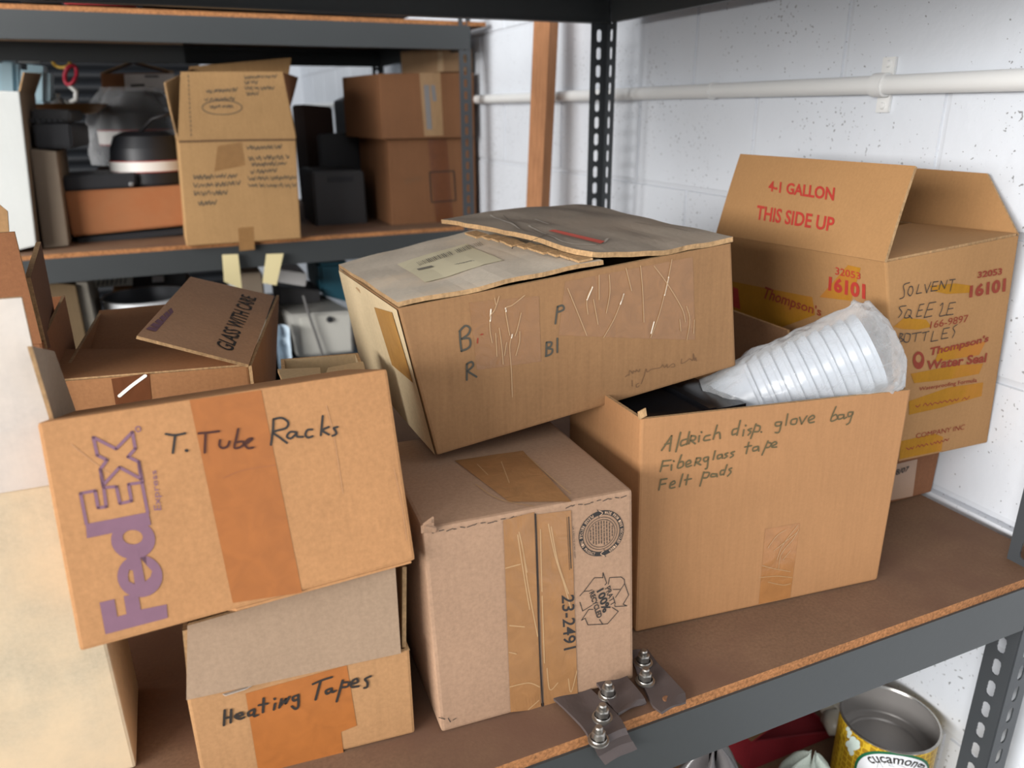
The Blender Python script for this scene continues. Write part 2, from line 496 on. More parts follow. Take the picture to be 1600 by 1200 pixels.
mb.box((WX + .06, -2.5, 0), (WX + .2, 6.5, 3.6), 1)
CH, BL_ = .206, .4155
for k in range(-8, 10):
    z0 = 1.534 + CH * k; z1 = z0 + CH
    j = 1.056 + (BL_ / 2 if k % 2 else 0)
    for i in range(-9, 14):
        y0 = j + BL_ * i; y1 = y0 + BL_
        if y1 < -2.4 or y0 > 6.4: continue
        g, h = .0028, .0062
        zz0, zz1 = max(z0, 0) , z1
        vs = [(WX, y0 + h, zz0 + h), (WX, y1 - h, zz0 + h), (WX, y1 - h, zz1 - h), (WX, y0 + h, zz1 - h)]
        vb = [(WX + .012, y0 + g, zz0 + g), (WX + .012, y1 - g, zz0 + g), (WX + .012, y1 - g, zz1 - g), (WX + .012, y0 + g, zz1 - g)]
        mb.add(vs + vb, [(3, 2, 1, 0), (0, 1, 5, 4), (1, 2, 6, 5), (2, 3, 7, 6), (3, 0, 4, 7)], 0)
struct(mb.build('wall_right', [PAINT, JOINT]))
mb = MB(); mb.box((-5, -4, -.1), (WX + .2, 6.6, 0))
struct(mb.build('floor', simple('concrete_floor', (128, 124, 118), 0.6, var=0.12, vscale=4)))
mb = MB(); mb.box((.35, 6.5, 0), (WX + .2, 6.6, 3.6)); mb.box((-5, 6.5, 2.9), (.35, 6.6, 3.6))
struct(mb.build('wall_back', PAINT))
mb = MB()
for i in range(36):
    z = .02 + i * .08
    mb.grid(lambda u, v, z=z: V((-5 + 5.35 * u, 6.52 - .022 * math.sin(math.pi * v), z + .08 * v)), 1, 6, 0, True)
struct(mb.build('door_1', simple('dark_roll_door', (30, 32, 36), 0.5, 0.3)))
# ledge of mortar on the wall just above the shelf board
mb = MB(); mb.box((WX - .012, .3, .896), (WX + .001, 1.75, .912)); 
struct(mb.build('trim_1', PAINT))

STEEL = simple('grey_enamel_steel', (55, 58, 59), 0.42, 0.0, bump=0.05, bscale=90, var=0.03, vscale=12)
STEEL_DARK = simple('dark_enamel_steel', (58, 61, 64), 0.45, 0.0, var=0.05, vscale=14)
BOARD = cardboard('particle_board_top', (138, 106, 82), 0.12, 0.0, 0.16, (104, 76, 60))
BOARD_EDGE = cardboard('particle_board_edge', (184, 126, 80), 0.3, 0.0, 0.6)

def flange(mb, origin, du, z0, z1, w=.042, pitch=.0381, hole=True):
    """one perforated leg of an angle post, holes cut through"""
    origin, du = V(origin), V(du)
    nrow = int((z1 - z0) / pitch)
    for r in range(nrow):
        zc = z0 + (r + .5) * pitch
        o = origin + V((0, 0, zc))
        outer, inner = [], []
        for k in range(16):
            a = 2 * math.pi * k / 16; c, s = math.cos(a), math.sin(a)
            m = max(abs(c), abs(s))
            outer.append(o + du * (w / 2 + c / m * w / 2) + V((0, 0, s / m * pitch / 2)))
            rr = .0062 + .0075 * max(0, abs(s) - .55) / .45
            inner.append(o + du * (w / 2 + c * rr) + V((0, 0, s * rr)))
        mb.add(outer + inner, [(k, (k + 1) % 16, 16 + (k + 1) % 16, 16 + k) for k in range(16)])
def make_unit(name, label, x0, x1, y0, y1, levels, zt, board_h=.013, beam=.072, turned=()):
    u = thing(name, label, 'shelving', ((x0 + x1) / 2, (y0 + y1) / 2, 0))
    for (px_, sx) in ((x1, -1), (x0, 1)):
        for (py, sy) in ((y0, 1), (y1, -1)):
            m = MB()
            if (px_, py) in turned: pa, sa = px_ + .004, -sx
            else: pa, sa = px_, sx
            flange(m, (pa, py, 0), (sa, 0, 0), 0, zt); flange(m, (pa, py, 0), (0, sy, 0), 0, zt)
            o = m.build('post', STEEL_DARK, u, weld=True)
            md = o.modifiers.new('sheet', 'SOLIDIFY'); md.thickness = .0022; md.offset = 0
    for z in levels:
        for y, s in ((y0, 1), (y1, -1)):
            m = MB(); m.box((x0 + .003, y - s * .004, z - beam), (x1 - .003, y + s * .012, z))
            m.box((x0 + .003, y + s * .012, z - .02), (x1 - .003, y + s * .036, z - .001))
            m.box((x0 + .003, y + s * .012, z - beam), (x1 - .003, y + s * .022, z - beam + .004))
            m.build('beam', STEEL, u)
        for x, s in ((x1, -1), (x0, 1)):
            m = MB(); m.box((min(x, x + s * .014) , y0 + .04, z - beam), (max(x, x + s * .014), y1 - .04, z - .001))
            m.build('side_beam', STEEL, u)
        m = MB()
        a, b = (x0 - .02, y0 - .001, z), (x1 + .055, y1 + .001, z + board_h)
        c = [V((b[0] if i & 1 else a[0], b[1] if i & 2 else a[1], b[2] if i & 4 else a[2])) for i in range(8)]
        m.add(c, [(4, 5, 7, 6), (2, 3, 1, 0)], 0); m.add(c, [(0, 1, 5, 4), (3, 2, 6, 7), (2, 0, 4, 6), (1, 3, 7, 5)], 1)
        m.build('shelf_board', [BOARD, BOARD_EDGE], u)
    return u
DK = .911
make_unit('steel_shelving', 'grey steel shelving with particle board shelf carrying the front pile of cartons', -1.4, .988, .525, 1.70, (.37, .898, 1.754), 2.1, turned=((.988, .525),))
ZB = 1.107
make_unit('steel_shelving', 'grey steel shelving across the aisle, behind the front pile of cartons', -1.4, .992, 2.6, 3.77, (.48, ZB - .013, 1.757), 2.15)
# a spare beam and board edge stored under the top board of the far shelving
t = thing('spare_shelf_beam', 'short grey beam with pale board edge hanging under the far top shelf', 'beam', at(140, 80, 3.1))
a, b, c, d = at(-60, 54, 3.1), at(285, 62, 3.1), at(285, 70, 3.1), at(285, 99, 3.1)
m = MB(); m.box((a.x, 3.1, c.z), (b.x, 3.13, b.z)); m.build('board_edge', simple('pale_board_edge', (214, 184, 152), 0.7, var=.06), t)
m = MB(); m.box((a.x, 3.102, d.z), (b.x, 3.12, c.z)); m.build('beam', STEEL, t)

# conduit on the wall
PIPEW = simple('white_painted_pipe', (222, 222, 220), 0.42, bump=.15, bscale=60)
PX = WX - .0165
pz = atx(1370, 133, PX).z
t = thing('conduit_pipe', 'white painted conduit pipe running along the block wall', 'pipe', (PX, 2, pz))
m = MB(); m.tube([(PX, y, pz) for y in (-.5, .5, 1, 2, 3, 4.5, 6.45)], .0145, 20); m.build('pipe', PIPEW, t)
yc = atx(1376, 132, PX).y
m = MB(); m.tube([(PX, yc - .011, pz), (PX, yc + .011, pz)], .0182, 20)
for s in (1, -1):
    m.box((WX - .006, yc - .012, min(pz + s * .012, pz + s * .041)), (WX - .001, yc + .012, max(pz + s * .012, pz + s * .041)))
ps = m.build('pipe_strap', PIPEW, t)
for s in (1, -1):
    m = MB(); m.lathe([(0, .004), (.0045, .0035), (.006, 0)], (WX - .006, yc, pz + s * .031), 12, axis=(-1, 0, 0)); m.build('screw', PIPEW, ps)
yk = atx(1113, 145, PX).y
m = MB(); m.tube([(PX, yk - .004, pz), (PX, yk + .004, pz)], .0165, 20); m.build('coupling', PIPEW, t)

# timber leaning on the wall
WOOD = cardboard('rough_pine', (196, 138, 96), 0.12, 0.22, 0.05)
E0, L0, R0 = V((.988, 2.0, 1.72)), V((.962, 2.045, 1.72)), V((1.028, 2.028, 1.72)); B0 = L0 + R0 - E0
def lean(p, z): k = z - 1.72; return V((p.x + k * .055, p.y + k * .02, z))
m = MB(); c = []
for z in (.002, 2.3): c += [lean(E0, z), lean(R0, z), lean(L0, z), lean(B0, z)]
m.hexa(c)
tag(m.build('timber_post', WOOD), 'bare pine timber leaning against the white block wall', 'timber')

# ------------------------------------------------------------------ far shelving, upper row
KR = cardboard('kraft_far_tan', (196, 154, 104), .08, .05)
KR_BR = cardboard('kraft_far_brown', (150, 100, 66), .08, .05)
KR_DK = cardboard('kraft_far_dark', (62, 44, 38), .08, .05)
WHITEBOX = cardboard('white_board', (232, 234, 230), .03, .01, .02)
BEIGE = cardboard('beige_board', (150, 134, 116), .08, .03, .04)
BLACK = simple('black_plastic', (30, 31, 35), 0.45, bump=.1, bscale=300)
BLACK2 = simple('charcoal_plastic', (50, 49, 50), 0.5, bump=.1, bscale=300)
def shape_box(name, TL, TR, BR, BL, Y, depth, mat, parent=None, dx=0, bev=.006, zb=None):
    c = from_front(TL, TR, BR, BL, Y, depth, dx)
    if zb is not None:
        for i in range(4): c[i] = V((c[i + 4].x, c[i + 4].y, zb))
    bm = bmesh.new(); vs = [bm.verts.new(p) for p in c]
    for q in FACES.values(): bm.faces.new([vs[i] for i in q])
    bmesh.ops.bevel(bm, geom=bm.edges[:], offset=bev, segments=2, affect='EDGES')
    m = MB(); m.join_bm(bm)
    return m.build(name, mat, parent), c

# tall white carton at far left
c = from_front((-40, 140), (30, 143), (57, 384), (-8, 400), 2.66, .32)
k = Carton('tall_carton', 'tall white carton at the left end of the far shelf', c, WHITEBOX, cat='cardboard box', bevel=.004)
k.finish()
k.flap([c[5], c[7], c[7] + V((.03, 0, .06)), c[5] + V((.02, 0, .05))], BEIGE)
m = MB(); m.grid(bil(c[1] + V((.0012, 0, 0)), c[3] + V((.0012, 0, 0)), c[7] + V((.0012, 0, 0)), c[5] + V((.0012, 0, 0))), 2, 2)
o = m.build('side_panel', BEIGE, k.root); o['label'] = 'beige side panel'
c = from_front((46, 233), (88, 237), (108, 384), (68, 388), 2.72, .3)
k = Carton('carton', 'plain beige carton under the black recorder on the far shelf', c, BEIGE, bevel=.004); k.finish()
BEIGE_TOP = max(p.z for p in c[4:])
# black recorder on the beige carton
t = thing('tape_recorder', 'black recorder resting on the beige carton, far shelf', 'electronic device', at(80, 235, 2.75))
shape_box('body', (50, 192), (110, 194), (114, 232), (55, 232), 2.75, .26, BLACK, t, .03)
shape_box('upper_deck', (48, 170), (110, 172), (110, 191), (49, 191), 2.8, .2, BLACK2, t, .02)
m = MB()
for i in range(6):
    p = at(50 + i * 9, 188, 2.745); m.box((p.x - .006, 2.744, p.z - .006), (p.x + .006, 2.76, p.z + .004))
m.build('buttons', simple('black_keys', (20, 20, 22), .3), t)
# brass round dish behind
p = at(108, 178, 3.12)
m = MB(); m.lathe([(0, 0), (.09, .004), (.12, .03), (.125, .032), (.118, .026), (.08, .0), (0, -.004)], p, 36)
tag(m.build('round_dish', simple('tarnished_brass', (150, 116, 76), .35, .5)), 'round tarnished brass dish standing behind the black recorder', 'dish')
t = thing('metal_kettle', 'small silver kettle with a white handle behind the black recorder', 'kettle', at(92, 160, 3.2))
p = at(92, 166, 3.2)
m = MB(); m.lathe([(0, -.06), (.04, -.055), (.045, -.01), (.028, .02), (.01, .028), (.012, .04), (0, .044)], p, 24); m.build('body', simple('polished_silver', (170, 170, 168), .25, .8), t)
m = MB(); m.tube([at(104, 163, 3.2), at(118, 156, 3.2), at(119, 143, 3.2), at(108, 133, 3.2)], .008, 10); m.build('handle', simple('white_enamel', (225, 225, 220), .35), t)
# pale blue jug
BLUE = simple('pale_blue_plastic', (176, 205, 216), .35, alpha=None)
t = thing('plastic_jug', 'pale blue translucent plastic container behind the recorder', 'container', at(50, 165, 3.15))
shape_box('body', (30, 98), (77, 104), (77, 168), (30, 168), 3.15, .16, BLUE, t, 0, .02)
m = MB(); m.lathe([(0, .03), (.03, .03), (.032, 0)], at(46, 98, 3.2), 20); m.build('cap', simple('white_cap', (230, 232, 230), .4), t)
shape_box('handle', (-6, 90), (26, 92), (30, 165), (-6, 165), 3.18, .1, BLUE, t, 0, .015)
# hanging wire coils
m = MB(); cc = at(96, 97, 3.12)
m.tube([cc + V((.025 * math.cos(a), .008 * math.sin(2 * a), .017 * math.sin(a))) for a in [k * math.pi / 10 for k in range(20)]], .0055, 8, closed=True)
tag(m.build('wire_coil', simple('yellow_wire', (214, 176, 70), .4)), 'yellow wire coil hanging under the far top shelf', 'wire')
m = MB(); cc = at(110, 117, 3.1)
for q in range(3):
    m.tube([cc + V((.017 * math.cos(a) + .01 * math.sin(a), .006 * math.sin(2 * a) + .01 * q, .03 * math.sin(a))) for a in [k * math.pi / 10 for k in range(20)]], .006, 8, closed=True)
tag(m.build('wire_coil', simple('red_wire', (188, 44, 66), .4)), 'red wire coil hanging under the far top shelf', 'wire')

# wooden case with black lid
WOODC = cardboard('varnished_wood', (184, 122, 80), .10, 0, .03, (150, 92, 56))
t = thing('wooden_case', 'varnished wooden cabinet lying on the far shelf', 'wooden case', at(200, 372, 2.8))
_, cw = shape_box('body', (98, 300), (290, 290), (292, 352), (112, 370), 2.78, .28, WOODC, t)
shape_box('base', (120, 372), (288, 356), (290, 366), (124, 382), 2.8, .24, BLACK, t, 0, .003)
t = thing('flat_black_case', 'flat black case lying on the wooden cabinet', 'case', at(150, 298, 2.79))
shape_box('body', (97, 276), (212, 270), (214, 292), (100, 299), 2.79, .22, BLACK, t)
m = MB(); m.lathe([(0, .004), (.007, .003), (.008, 0)], at(205, 288, 2.788), 12, axis=(0, -1, 0)); m.build('catch', simple('bright_metal', (200, 200, 198), .25, .9), t)
# two black appliances with a white band, the far one in a clear bag
BAND = simple('white_band', (226, 222, 216), .4)
REDL = simple('red_line', (150, 50, 44), .4)
def appliance(name, label, base, r, h, cat='appliance'):
    t = thing(name, label, cat, base)
    m = MB(); m.lathe([(0, 0), (r * .98, 0), (r, .01), (r * .99, h * .26)], base, 40); m.build('base', BLACK, t)
    m = MB(); m.lathe([(r * 1.005, h * .26), (r * 1.01, h * .28), (r * 1.01, h * .46), (r * 1.0, h * .48)], base, 40, mats=[1, 0, 1]); m.build('band', [BAND, REDL], t)
    m = MB(); m.lathe([(r * .98, h * .48), (r * .93, h * .7), (r * .8, h * .92), (r * .55, h), (0, h)], base, 40); m.build('dome', BLACK, t)
    return t
b = at(238, 285, 2.9); b.z = cw[4].z + .002
appliance('round_appliance', 'round black appliance with a white band standing bare on the wooden cabinet', V((b.x, 2.93, b.z)), .12, at(243, 205, 2.93).z - b.z)
# a dark crate carries the second one
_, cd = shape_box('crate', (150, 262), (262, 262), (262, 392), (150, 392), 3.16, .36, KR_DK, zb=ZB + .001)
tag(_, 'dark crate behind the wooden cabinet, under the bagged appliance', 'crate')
zc = cd[4].z + .002; b = V((at(212, 200, 3.34).x, 3.34, zc))
H2 = at(212, 142, 3.3).z - zc
appliance('round_appliance', 'round black appliance with a white band inside a clear bag', b, .13, H2)
m = MB()
def bagf(u, v):
    a = 2 * math.pi * u; h = v * (H2 + .012)
    r = .15 * (1 - .35 * max(0, v - .7) / .3) * (1 + .1 * noise.noise(V((math.cos(a) * 3, math.sin(a) * 3, v * 5)))) + .02 * (1 - v)
    return b + V((math.cos(a) * r, math.sin(a) * r, h))
m.grid(bagf, 48, 16, 0, True)
tag(m.build('plastic_bag', film('bag_film_far', (248, 250, 252), opacity=.11)), 'clear plastic bag pulled over the far round appliance', 'plastic bag')
m = MB(); m.tube([at(205, 232, 2.96), at(220, 205, 2.92), at(238, 186, 2.88), at(262, 178, 2.86), at(275, 182, 2.9)], .0065, 8)
tag(m.build('power_cord', simple('black_rubber', (28, 26, 28), .5)), 'black cord arching over the bare round appliance', 'cord')
# small carton with white label, tent of flaps
c = from_front((157, 115), (272, 113), (272, 142), (160, 146), 3.56, .2)
c = [p for p in c]
k = Carton('small_carton', 'small brown carton with a large white shipping label above the bagged appliance', c, KR_BR, open_top=True, bevel=.003)
k.finish()
k.tape('front', [(196, 144), (272, 142), (272, 115), (194, 116)], simple('paper_label', (208, 200, 194), .6), name='shipping_label', label='white shipping label',
       extra=lambda mb, f, ms: (ms.append(INK_PRINT), f.poly(mb, [f.pts((0, 0, 1), [(226, 118), (248, 118), (248, 121), (226, 121)])], 1, .001), f.poly(mb, [f.pts((0, 0, 1), [(204, 132), (226, 131), (226, 135), (204, 136)])], 1, .001)))
mid = at(207, 98, 3.66)
k.flap([c[4], c[6], mid + V((0, .1, 0)), mid - V((0, .1, 0))], KR_BR); k.flap([c[5], c[7], mid + V((.004, .1, 0)), mid + V((.004, -.1, 0))], KR_BR)
# shelf the small carton stands on (an upright dark board behind the bag)
m = MB(); z_ = c[0].z - .001
m.box((c[0].x - .02, 3.55, ZB), (c[0].x, 3.76, z_)); m.box((c[1].x, 3.55, ZB), (c[1].x + .02, 3.76, z_)); m.box((c[0].x - .02, 3.55, z_ - .012), (c[1].x + .02, 3.76, z_))
tag(m.build('stacking_stand', KR_DK), 'dark stand behind the bagged appliance holding the small labelled carton', 'stand')

# tall tan carton with four standing flaps
c = from_front((278, 219), (462, 216), (472, 388), (293, 396), 2.575, .34)
for i in (0, 1, 2, 3): c[i].z = ZB
k = Carton('large_carton', 'large tan carton with four tall flaps standing open, covered in handwriting', c, KR, open_top=True, bevel=.004)
f = k.F['front']; ink = k.slot(INK_GREY)
for i, (a, b_, n) in enumerate((((302, 277), (370, 275), 12), ((303, 290), (375, 286), 13), ((303, 302), (355, 301), 9), ((310, 318), (338, 316), 5), ((386, 231), (440, 229), 10), ((388, 248), (452, 245), 11), ((393, 258), (447, 255), 10), ((392, 269), (432, 266), 7), ((388, 280), (462, 277), 13), ((388, 290), (462, 290), 13))):
    f.squiggle(k.mb, (0, 0, 1), a, b_, 6, n * 2, .0028, ink, i)
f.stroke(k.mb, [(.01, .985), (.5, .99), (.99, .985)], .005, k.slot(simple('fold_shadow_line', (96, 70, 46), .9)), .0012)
k.finish()
TP = tape_mat('brown_tape_far', (168, 126, 80), .3)
k.tape('front', [(335, 268), (383, 258), (378, 222), (340, 228)], TP)
k.tape('front', [(374, 392), (398, 390), (396, 354), (372, 356)], TP)
MASK = simple('masking_tape', (206, 192, 146), .6)
m = MB(); m.slab(bil(at(347, 398, 2.57), at(372, 397, 2.57), at(378, 452, 2.56), at(350, 440, 2.555)), 3, 5, .001, 0, 0); m.build('hanging_tape', MASK, k.root)
m = MB(); m.slab(bil(at(416, 397, 2.57), at(443, 396, 2.57), at(432, 446, 2.55), at(410, 442, 2.55)), 3, 5, .001, 0, 0); m.build('hanging_tape', MASK, k.root)
def deco(mb, F1, F2, ms):
    ms.append(INK_GREY); w = .0024
    f = F1
    for i, (a, b_, n) in enumerate((((322, 143), (370, 140), 10), ((320, 156), (366, 154), 9), ((328, 167), (366, 166), 8), ((382, 121), (432, 119), 10), ((382, 129), (402, 128), 4), ((382, 138), (428, 137), 9), ((385, 147), (404, 146), 4))):
        f.squiggle(mb, (0, 0, 1), a, b_, 5, n * 2, w, 2, i + 30)
    f.stroke(mb, f.pts((0, 0, 1), [(347 + 31 * math.cos(a), 168 + 11 * math.sin(a)) for a in [q * math.pi / 10 for q in range(21)]]), w, 2)
    for i in range(14):
        f.stroke(mb, f.pts((0, 0, 1), [(294 + i * .35, 118 + i * 7), (294.2 + i * .35, 121 + i * 7)]), w, 2)
fl = [c[4], c[5], at(441, 112, 2.56), at(282, 112, 2.56)]
k.flap(fl, deco=deco, curl=.004)
k.flap([c[6], c[4], at(251, 127, 2.55), at(296, 106, 2.9)], curl=-.01)
k.flap([c[5], c[7], at(472, 120, 2.9), at(446, 112, 2.59)], KR_BR, curl=-.015)
k.flap([c[7], c[6], at(296, 104, 2.9), at(455, 90, 2.9)], KR)

# right-hand stack of brown cartons
KR_R = cardboard('kraft_far_red', (142, 98, 66), .08, .05)
c = from_front((606, 218), (742, 215), (745, 361), (614, 364), 2.74, .36, -.02)
k = Carton('carton', 'brown carton with a printed black square at the foot of the right-hand far stack', c, KR_R)
sq = [(671, 269), (709, 267), (712, 313), (674, 316), (671, 269)]
f = k.F['front']; ink = k.slot(INK_PRINT)
for i in range(4): f.stroke(k.mb, f.pts((0, 0, 1), sq[i:i + 2]), .004, ink, .0014)
f.squiggle(k.mb, (0, 0, 1), (632, 284), (660, 278), 7, 9, .002, k.slot(INK_PEN), 3)
k.finish()
k.tape('front', [(683, 362), (710, 361), (698, 217), (668, 218)], tape_mat('dark_brown_tape', (122, 74, 44), .35))
zt = max(p.z for p in c[4:])
c = from_front((593, 115), (740, 113), (742, 213), (598, 215), 2.72, .36, -.05)
for i in range(4): c[i].z = zt + .002
k = Carton('carton', 'brown carton with a pale printed tape band, middle of the right-hand far stack', c, KR_R)
k.finish()
def prt(mb, f, ms):
    ms.append(simple('faded_blue_print', (118, 116, 116), .8))
    f.poly(mb, [f.pts((0, 0, 1), [(662, 133), (670, 133), (675, 202), (667, 202)])], 1, .001)
    f.poly(mb, [f.pts((0, 0, 1), [(673, 133), (679, 133), (682, 158), (676, 158)])], 1, .001)
k.tape('front', [(663, 213), (693, 212), (688, 113), (655, 114)], tape_mat('pale_printed_tape', (178, 142, 102), .4), extra=prt, name='printed_tape', label='pale printed tape band')
zt = max(p.z for p in c[4:])
c = from_front((692, 74), (738, 76), (738, 112), (694, 112), 2.76, .24, -.085)
for i in range(4): c[i].z = zt + .002
k = Carton('small_carton', 'small tan carton on top of the right-hand far stack', c, cardboard('kraft_small', (170, 136, 102), .08, .05))
k.finish(); k.tape('left', [(684, 112), (692, 112), (692, 75), (684, 76)], tape_mat('clear_tape_far', (196, 166, 130), .25))
# dark things between the stacks
t = thing('computer_tower', 'dark grey computer tower between the two far carton stacks', 'computer', at(530, 366, 2.84))
_, c = shape_box('case', (487, 268), (568, 266), (576, 361), (496, 366), 2.84, .26, BLACK2, t)
shape_box('drive_cover', (512, 276), (552, 275), (552, 284), (512, 285), 2.836, .01, BLACK, t, 0, .002)
shape_box('foot_grille', (516, 350), (556, 348), (557, 362), (517, 364), 2.834, .01, BLACK, t, 0, .002)
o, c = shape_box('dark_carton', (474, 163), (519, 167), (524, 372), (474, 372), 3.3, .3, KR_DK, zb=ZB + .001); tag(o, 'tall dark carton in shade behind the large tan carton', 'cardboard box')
o, c = shape_box('dark_case', (541, 157), (558, 149), (584, 372), (556, 372), 3.2, .25, BLACK, None, 0, .004, zb=ZB + .001); tag(o, 'black leaning case left of the right-hand far stack', 'case')
o, c = shape_box('dark_carton', (498, 210), (560, 206), (560, 372), (498, 372), 3.12, .05, BLACK, zb=ZB + .001); tag(o, 'black carton in shade just behind the grey computer tower', 'cardboard box')

# on the top board of the far shelving
ZT2 = 1.771
o, c = shape_box('red_folder', (100, -6), (212, 0), (212, 8), (100, 6), 2.64, .25, simple('red_cover', (168, 40, 44), .45), None, 0, .002); 
tag(o, 'red folder lying on the top board of the far shelving', 'folder')
o, c = shape_box('black_slab', (30, -12), (92, -9), (92, 4), (30, 2), 2.66, .25, BLACK, None, 0, .002); tag(o, 'black tray lying left of the red folder on the far top board', 'tray')
o, c = shape_box('black_slab', (222, -8), (640, 10), (640, 27), (222, 8), 2.66, .3, BLACK, None, 0, .004); tag(o, 'long black strip added to darken the gap above the far top board, right of the red folder', 'tray')  # black strip added to darken the gap between front beam and far board

# ------------------------------------------------------------------ far shelving, lower row
ZL = .493
GREYP = simple('grey_white_enamel', (172, 170, 164), .45)
t = thing('metal_cabinet', 'grey white instrument cabinet on the far lower shelf', 'cabinet', at(500, 560, 2.75))
_, ccab = shape_box('body', (452, 492), (552, 486), (554, 550), (468, 560), 2.75, .4, GREYP, t, -.06)
cdoor, _ = shape_box('door', (468, 496), (548, 491), (550, 548), (474, 554), 2.742, .012, simple('cabinet_door', (188, 186, 178), .4), t, 0, .003)
m = MB(); m.lathe([(0, .012), (.01, .01), (.012, 0)], at(515, 499, 2.74), 14, axis=(0, -1, 0)); m.build('knob', BLACK, cdoor)
m = MB(); m.tube([at(474, 462, 2.74), at(482, 490, 2.72), at(496, 530, 2.72), at(512, 578, 2.72)], .005, 8)
tag(m.build('cable', simple('grey_cable', (96, 94, 92), .5)), 'thin grey cable hanging over the instrument cabinet', 'cable')
zc_ = min(k_.z for k_ in ccab) - .002
o, c = shape_box('blue_crate', (440, 556), (566, 550), (566, 900), (440, 900), 2.72, .5, simple('deep_blue_plastic', (34, 52, 66), .5), zb=ZL + .001); tag(o, 'dark blue crate under the instrument cabinet', 'crate')
for v_ in o.data.vertices:
    if v_.co.z > zc_ - .03: v_.co.z = min(v_.co.z, zc_)
TEAL = simple('teal_plastic', (30, 84, 100), .5, var=.2, vscale=12)
o, c = shape_box('teal_bin', (497, 412), (548, 410), (550, 474), (502, 462), 2.95, .3, TEAL, None, 0, .012); tag(o, 'teal plastic bin on the instrument cabinet', 'bin')
o, c = shape_box('grey_panel', (436, 421), (480, 428), (478, 448), (434, 441), 2.8, .25, simple('light_grey_panel', (176, 174, 172), .4), None, 0, .003); tag(o, 'light grey keyboard tray slanting beside the teal bin', 'tray')
o, c = shape_box('dark_shelf_case', (434, 448), (500, 454), (500, 487), (440, 487), 2.9, .2, BLACK2, None, 0, .004, zb=max(k_.z for k_ in ccab) + .002); tag(o, 'black case on the instrument cabinet under the grey tray', 'case')
m = MB()
m.grid(lambda u, v: at(430 + 22 * u + 6 * v, 512 + 70 * v, 2.68) + V((0, .05 * math.sin(3 * u) + .02 * noise.noise(V((u * 4, v * 5, 0))), 0)), 8, 14, 0, True)
m.grid(lambda u, v: at(430 + 22 * u + 6 * v, 512 + 70 * v, 2.78) + V((0, -.02 * math.sin(3 * u), 0)), 8, 14, 0, True, True)
tag(m.build('plastic_sack', simple('blue_white_sack', (196, 212, 224), .3)), 'pale blue plastic sack left of the instrument cabinet', 'plastic sack')
# pot
WHITE_E = simple('white_pot_enamel', (214, 216, 218), .3, .2)
p0 = at(228, 462, 2.78); b = V((p0.x, p0.y, p0.z - .2))
t = thing('cooking_pot', 'large white enamel pot below the far shelf beam', 'pot', b)
r = .13
m = MB(); m.lathe([(0, 0), (r, 0), (r, .2), (r + .006, .203), (r - .004, .203)], b, 48); m.build('body', WHITE_E, t)
m = MB(); m.lathe([(r - .004, .203), (r - .005, .02), (0, .02)], b, 48); o = m.build('lining', simple('grey_steel_inside', (104, 106, 110), .35, .6), t); o['label'] = 'grey metal inside'
_zz = b.z - .001
m = MB(); m.box((b.x - .16, b.y - .15, ZL + .001), (b.x + .16, b.y + .17, _zz)); o = m.build('wooden_crate', cardboard('pale_crate', (186, 170, 146), .08, .05)); tag(o, 'pale crate on the lower far shelf, under the white pot', 'crate')
k = Carton('carton', 'olive brown carton standing on the far lower shelf, left of the white pot', from_front((72, 440), (118, 446), (122, 700), (82, 700), 2.62, .3, zb=ZL + .001), cardboard('olive_kraft', (112, 92, 66), .1, .05)); k.finish()
k = Carton('carton', 'light grey carton standing between the olive carton and the white pot', from_front((118, 440), (136, 440), (142, 700), (122, 700), 2.64, .3, zb=ZL + .001), cardboard('grey_kraft', (150, 144, 132), .1, .05)); k.finish()
o, c = shape_box('paper_sign', (138, 437), (207, 431), (207, 446), (138, 450), 2.86, .004, simple('sign_paper', (196, 196, 186), .7), None, 0, .0006)
tag(o, 'white paper sign with black lettering under the far shelf beam', 'sign')
me = MB(); f = Face(bil(c[0], c[1], c[5], c[4])); 
for i in range(8): f.stroke(me, f.pts((0, 0, 1), [(146 + 7 * i, 446 - .5 * i), (147 + 7 * i + (i % 3), 438 - .5 * i)]), .004, 0, .001)
me.build('lettering', INK_PRINT, None)
bpy.data.objects['lettering'].parent = o
t = thing('black_radio', 'black radio with a small white label behind the white pot', 'radio', at(250, 450, 3.0))
_, c = shape_box('body', (207, 430), (292, 424), (292, 452), (207, 452), 3.0, .2, BLACK, t); shape_box('label_plate', (238, 432), (256, 431), (256, 440), (238, 441), 2.995, .008, simple('label_white', (210, 214, 220), .4), t, 0, .001)
o, c2 = shape_box('carton', (176, 452), (300, 448), (300, 480), (176, 484), 3.02, .3, KR); tag(o, 'tan carton under the black radio, behind the white pot', 'cardboard box')
o, c3 = shape_box('carton', (376, 428), (410, 426), (412, 800), (372, 800), 2.75, .3, BEIGE, zb=ZL + .001); tag(o, 'beige carton behind the hanging tape strips on the far lower shelf', 'cardboard box')

# ------------------------------------------------------------------ front pile of cartons
ZD = .9125
ID = (0, 0, 1)
def C(x, y, k): return (x, y, k)
TAPE_BROWN = tape_mat('brown_packing_tape', (190, 116, 58), .4, .12)
TAPE_TAN = tape_mat('tan_packing_tape', (176, 128, 84), .22, .35)
TAPE_ORANGE = tape_mat('orange_packing_tape', (214, 158, 84), .25, .15)

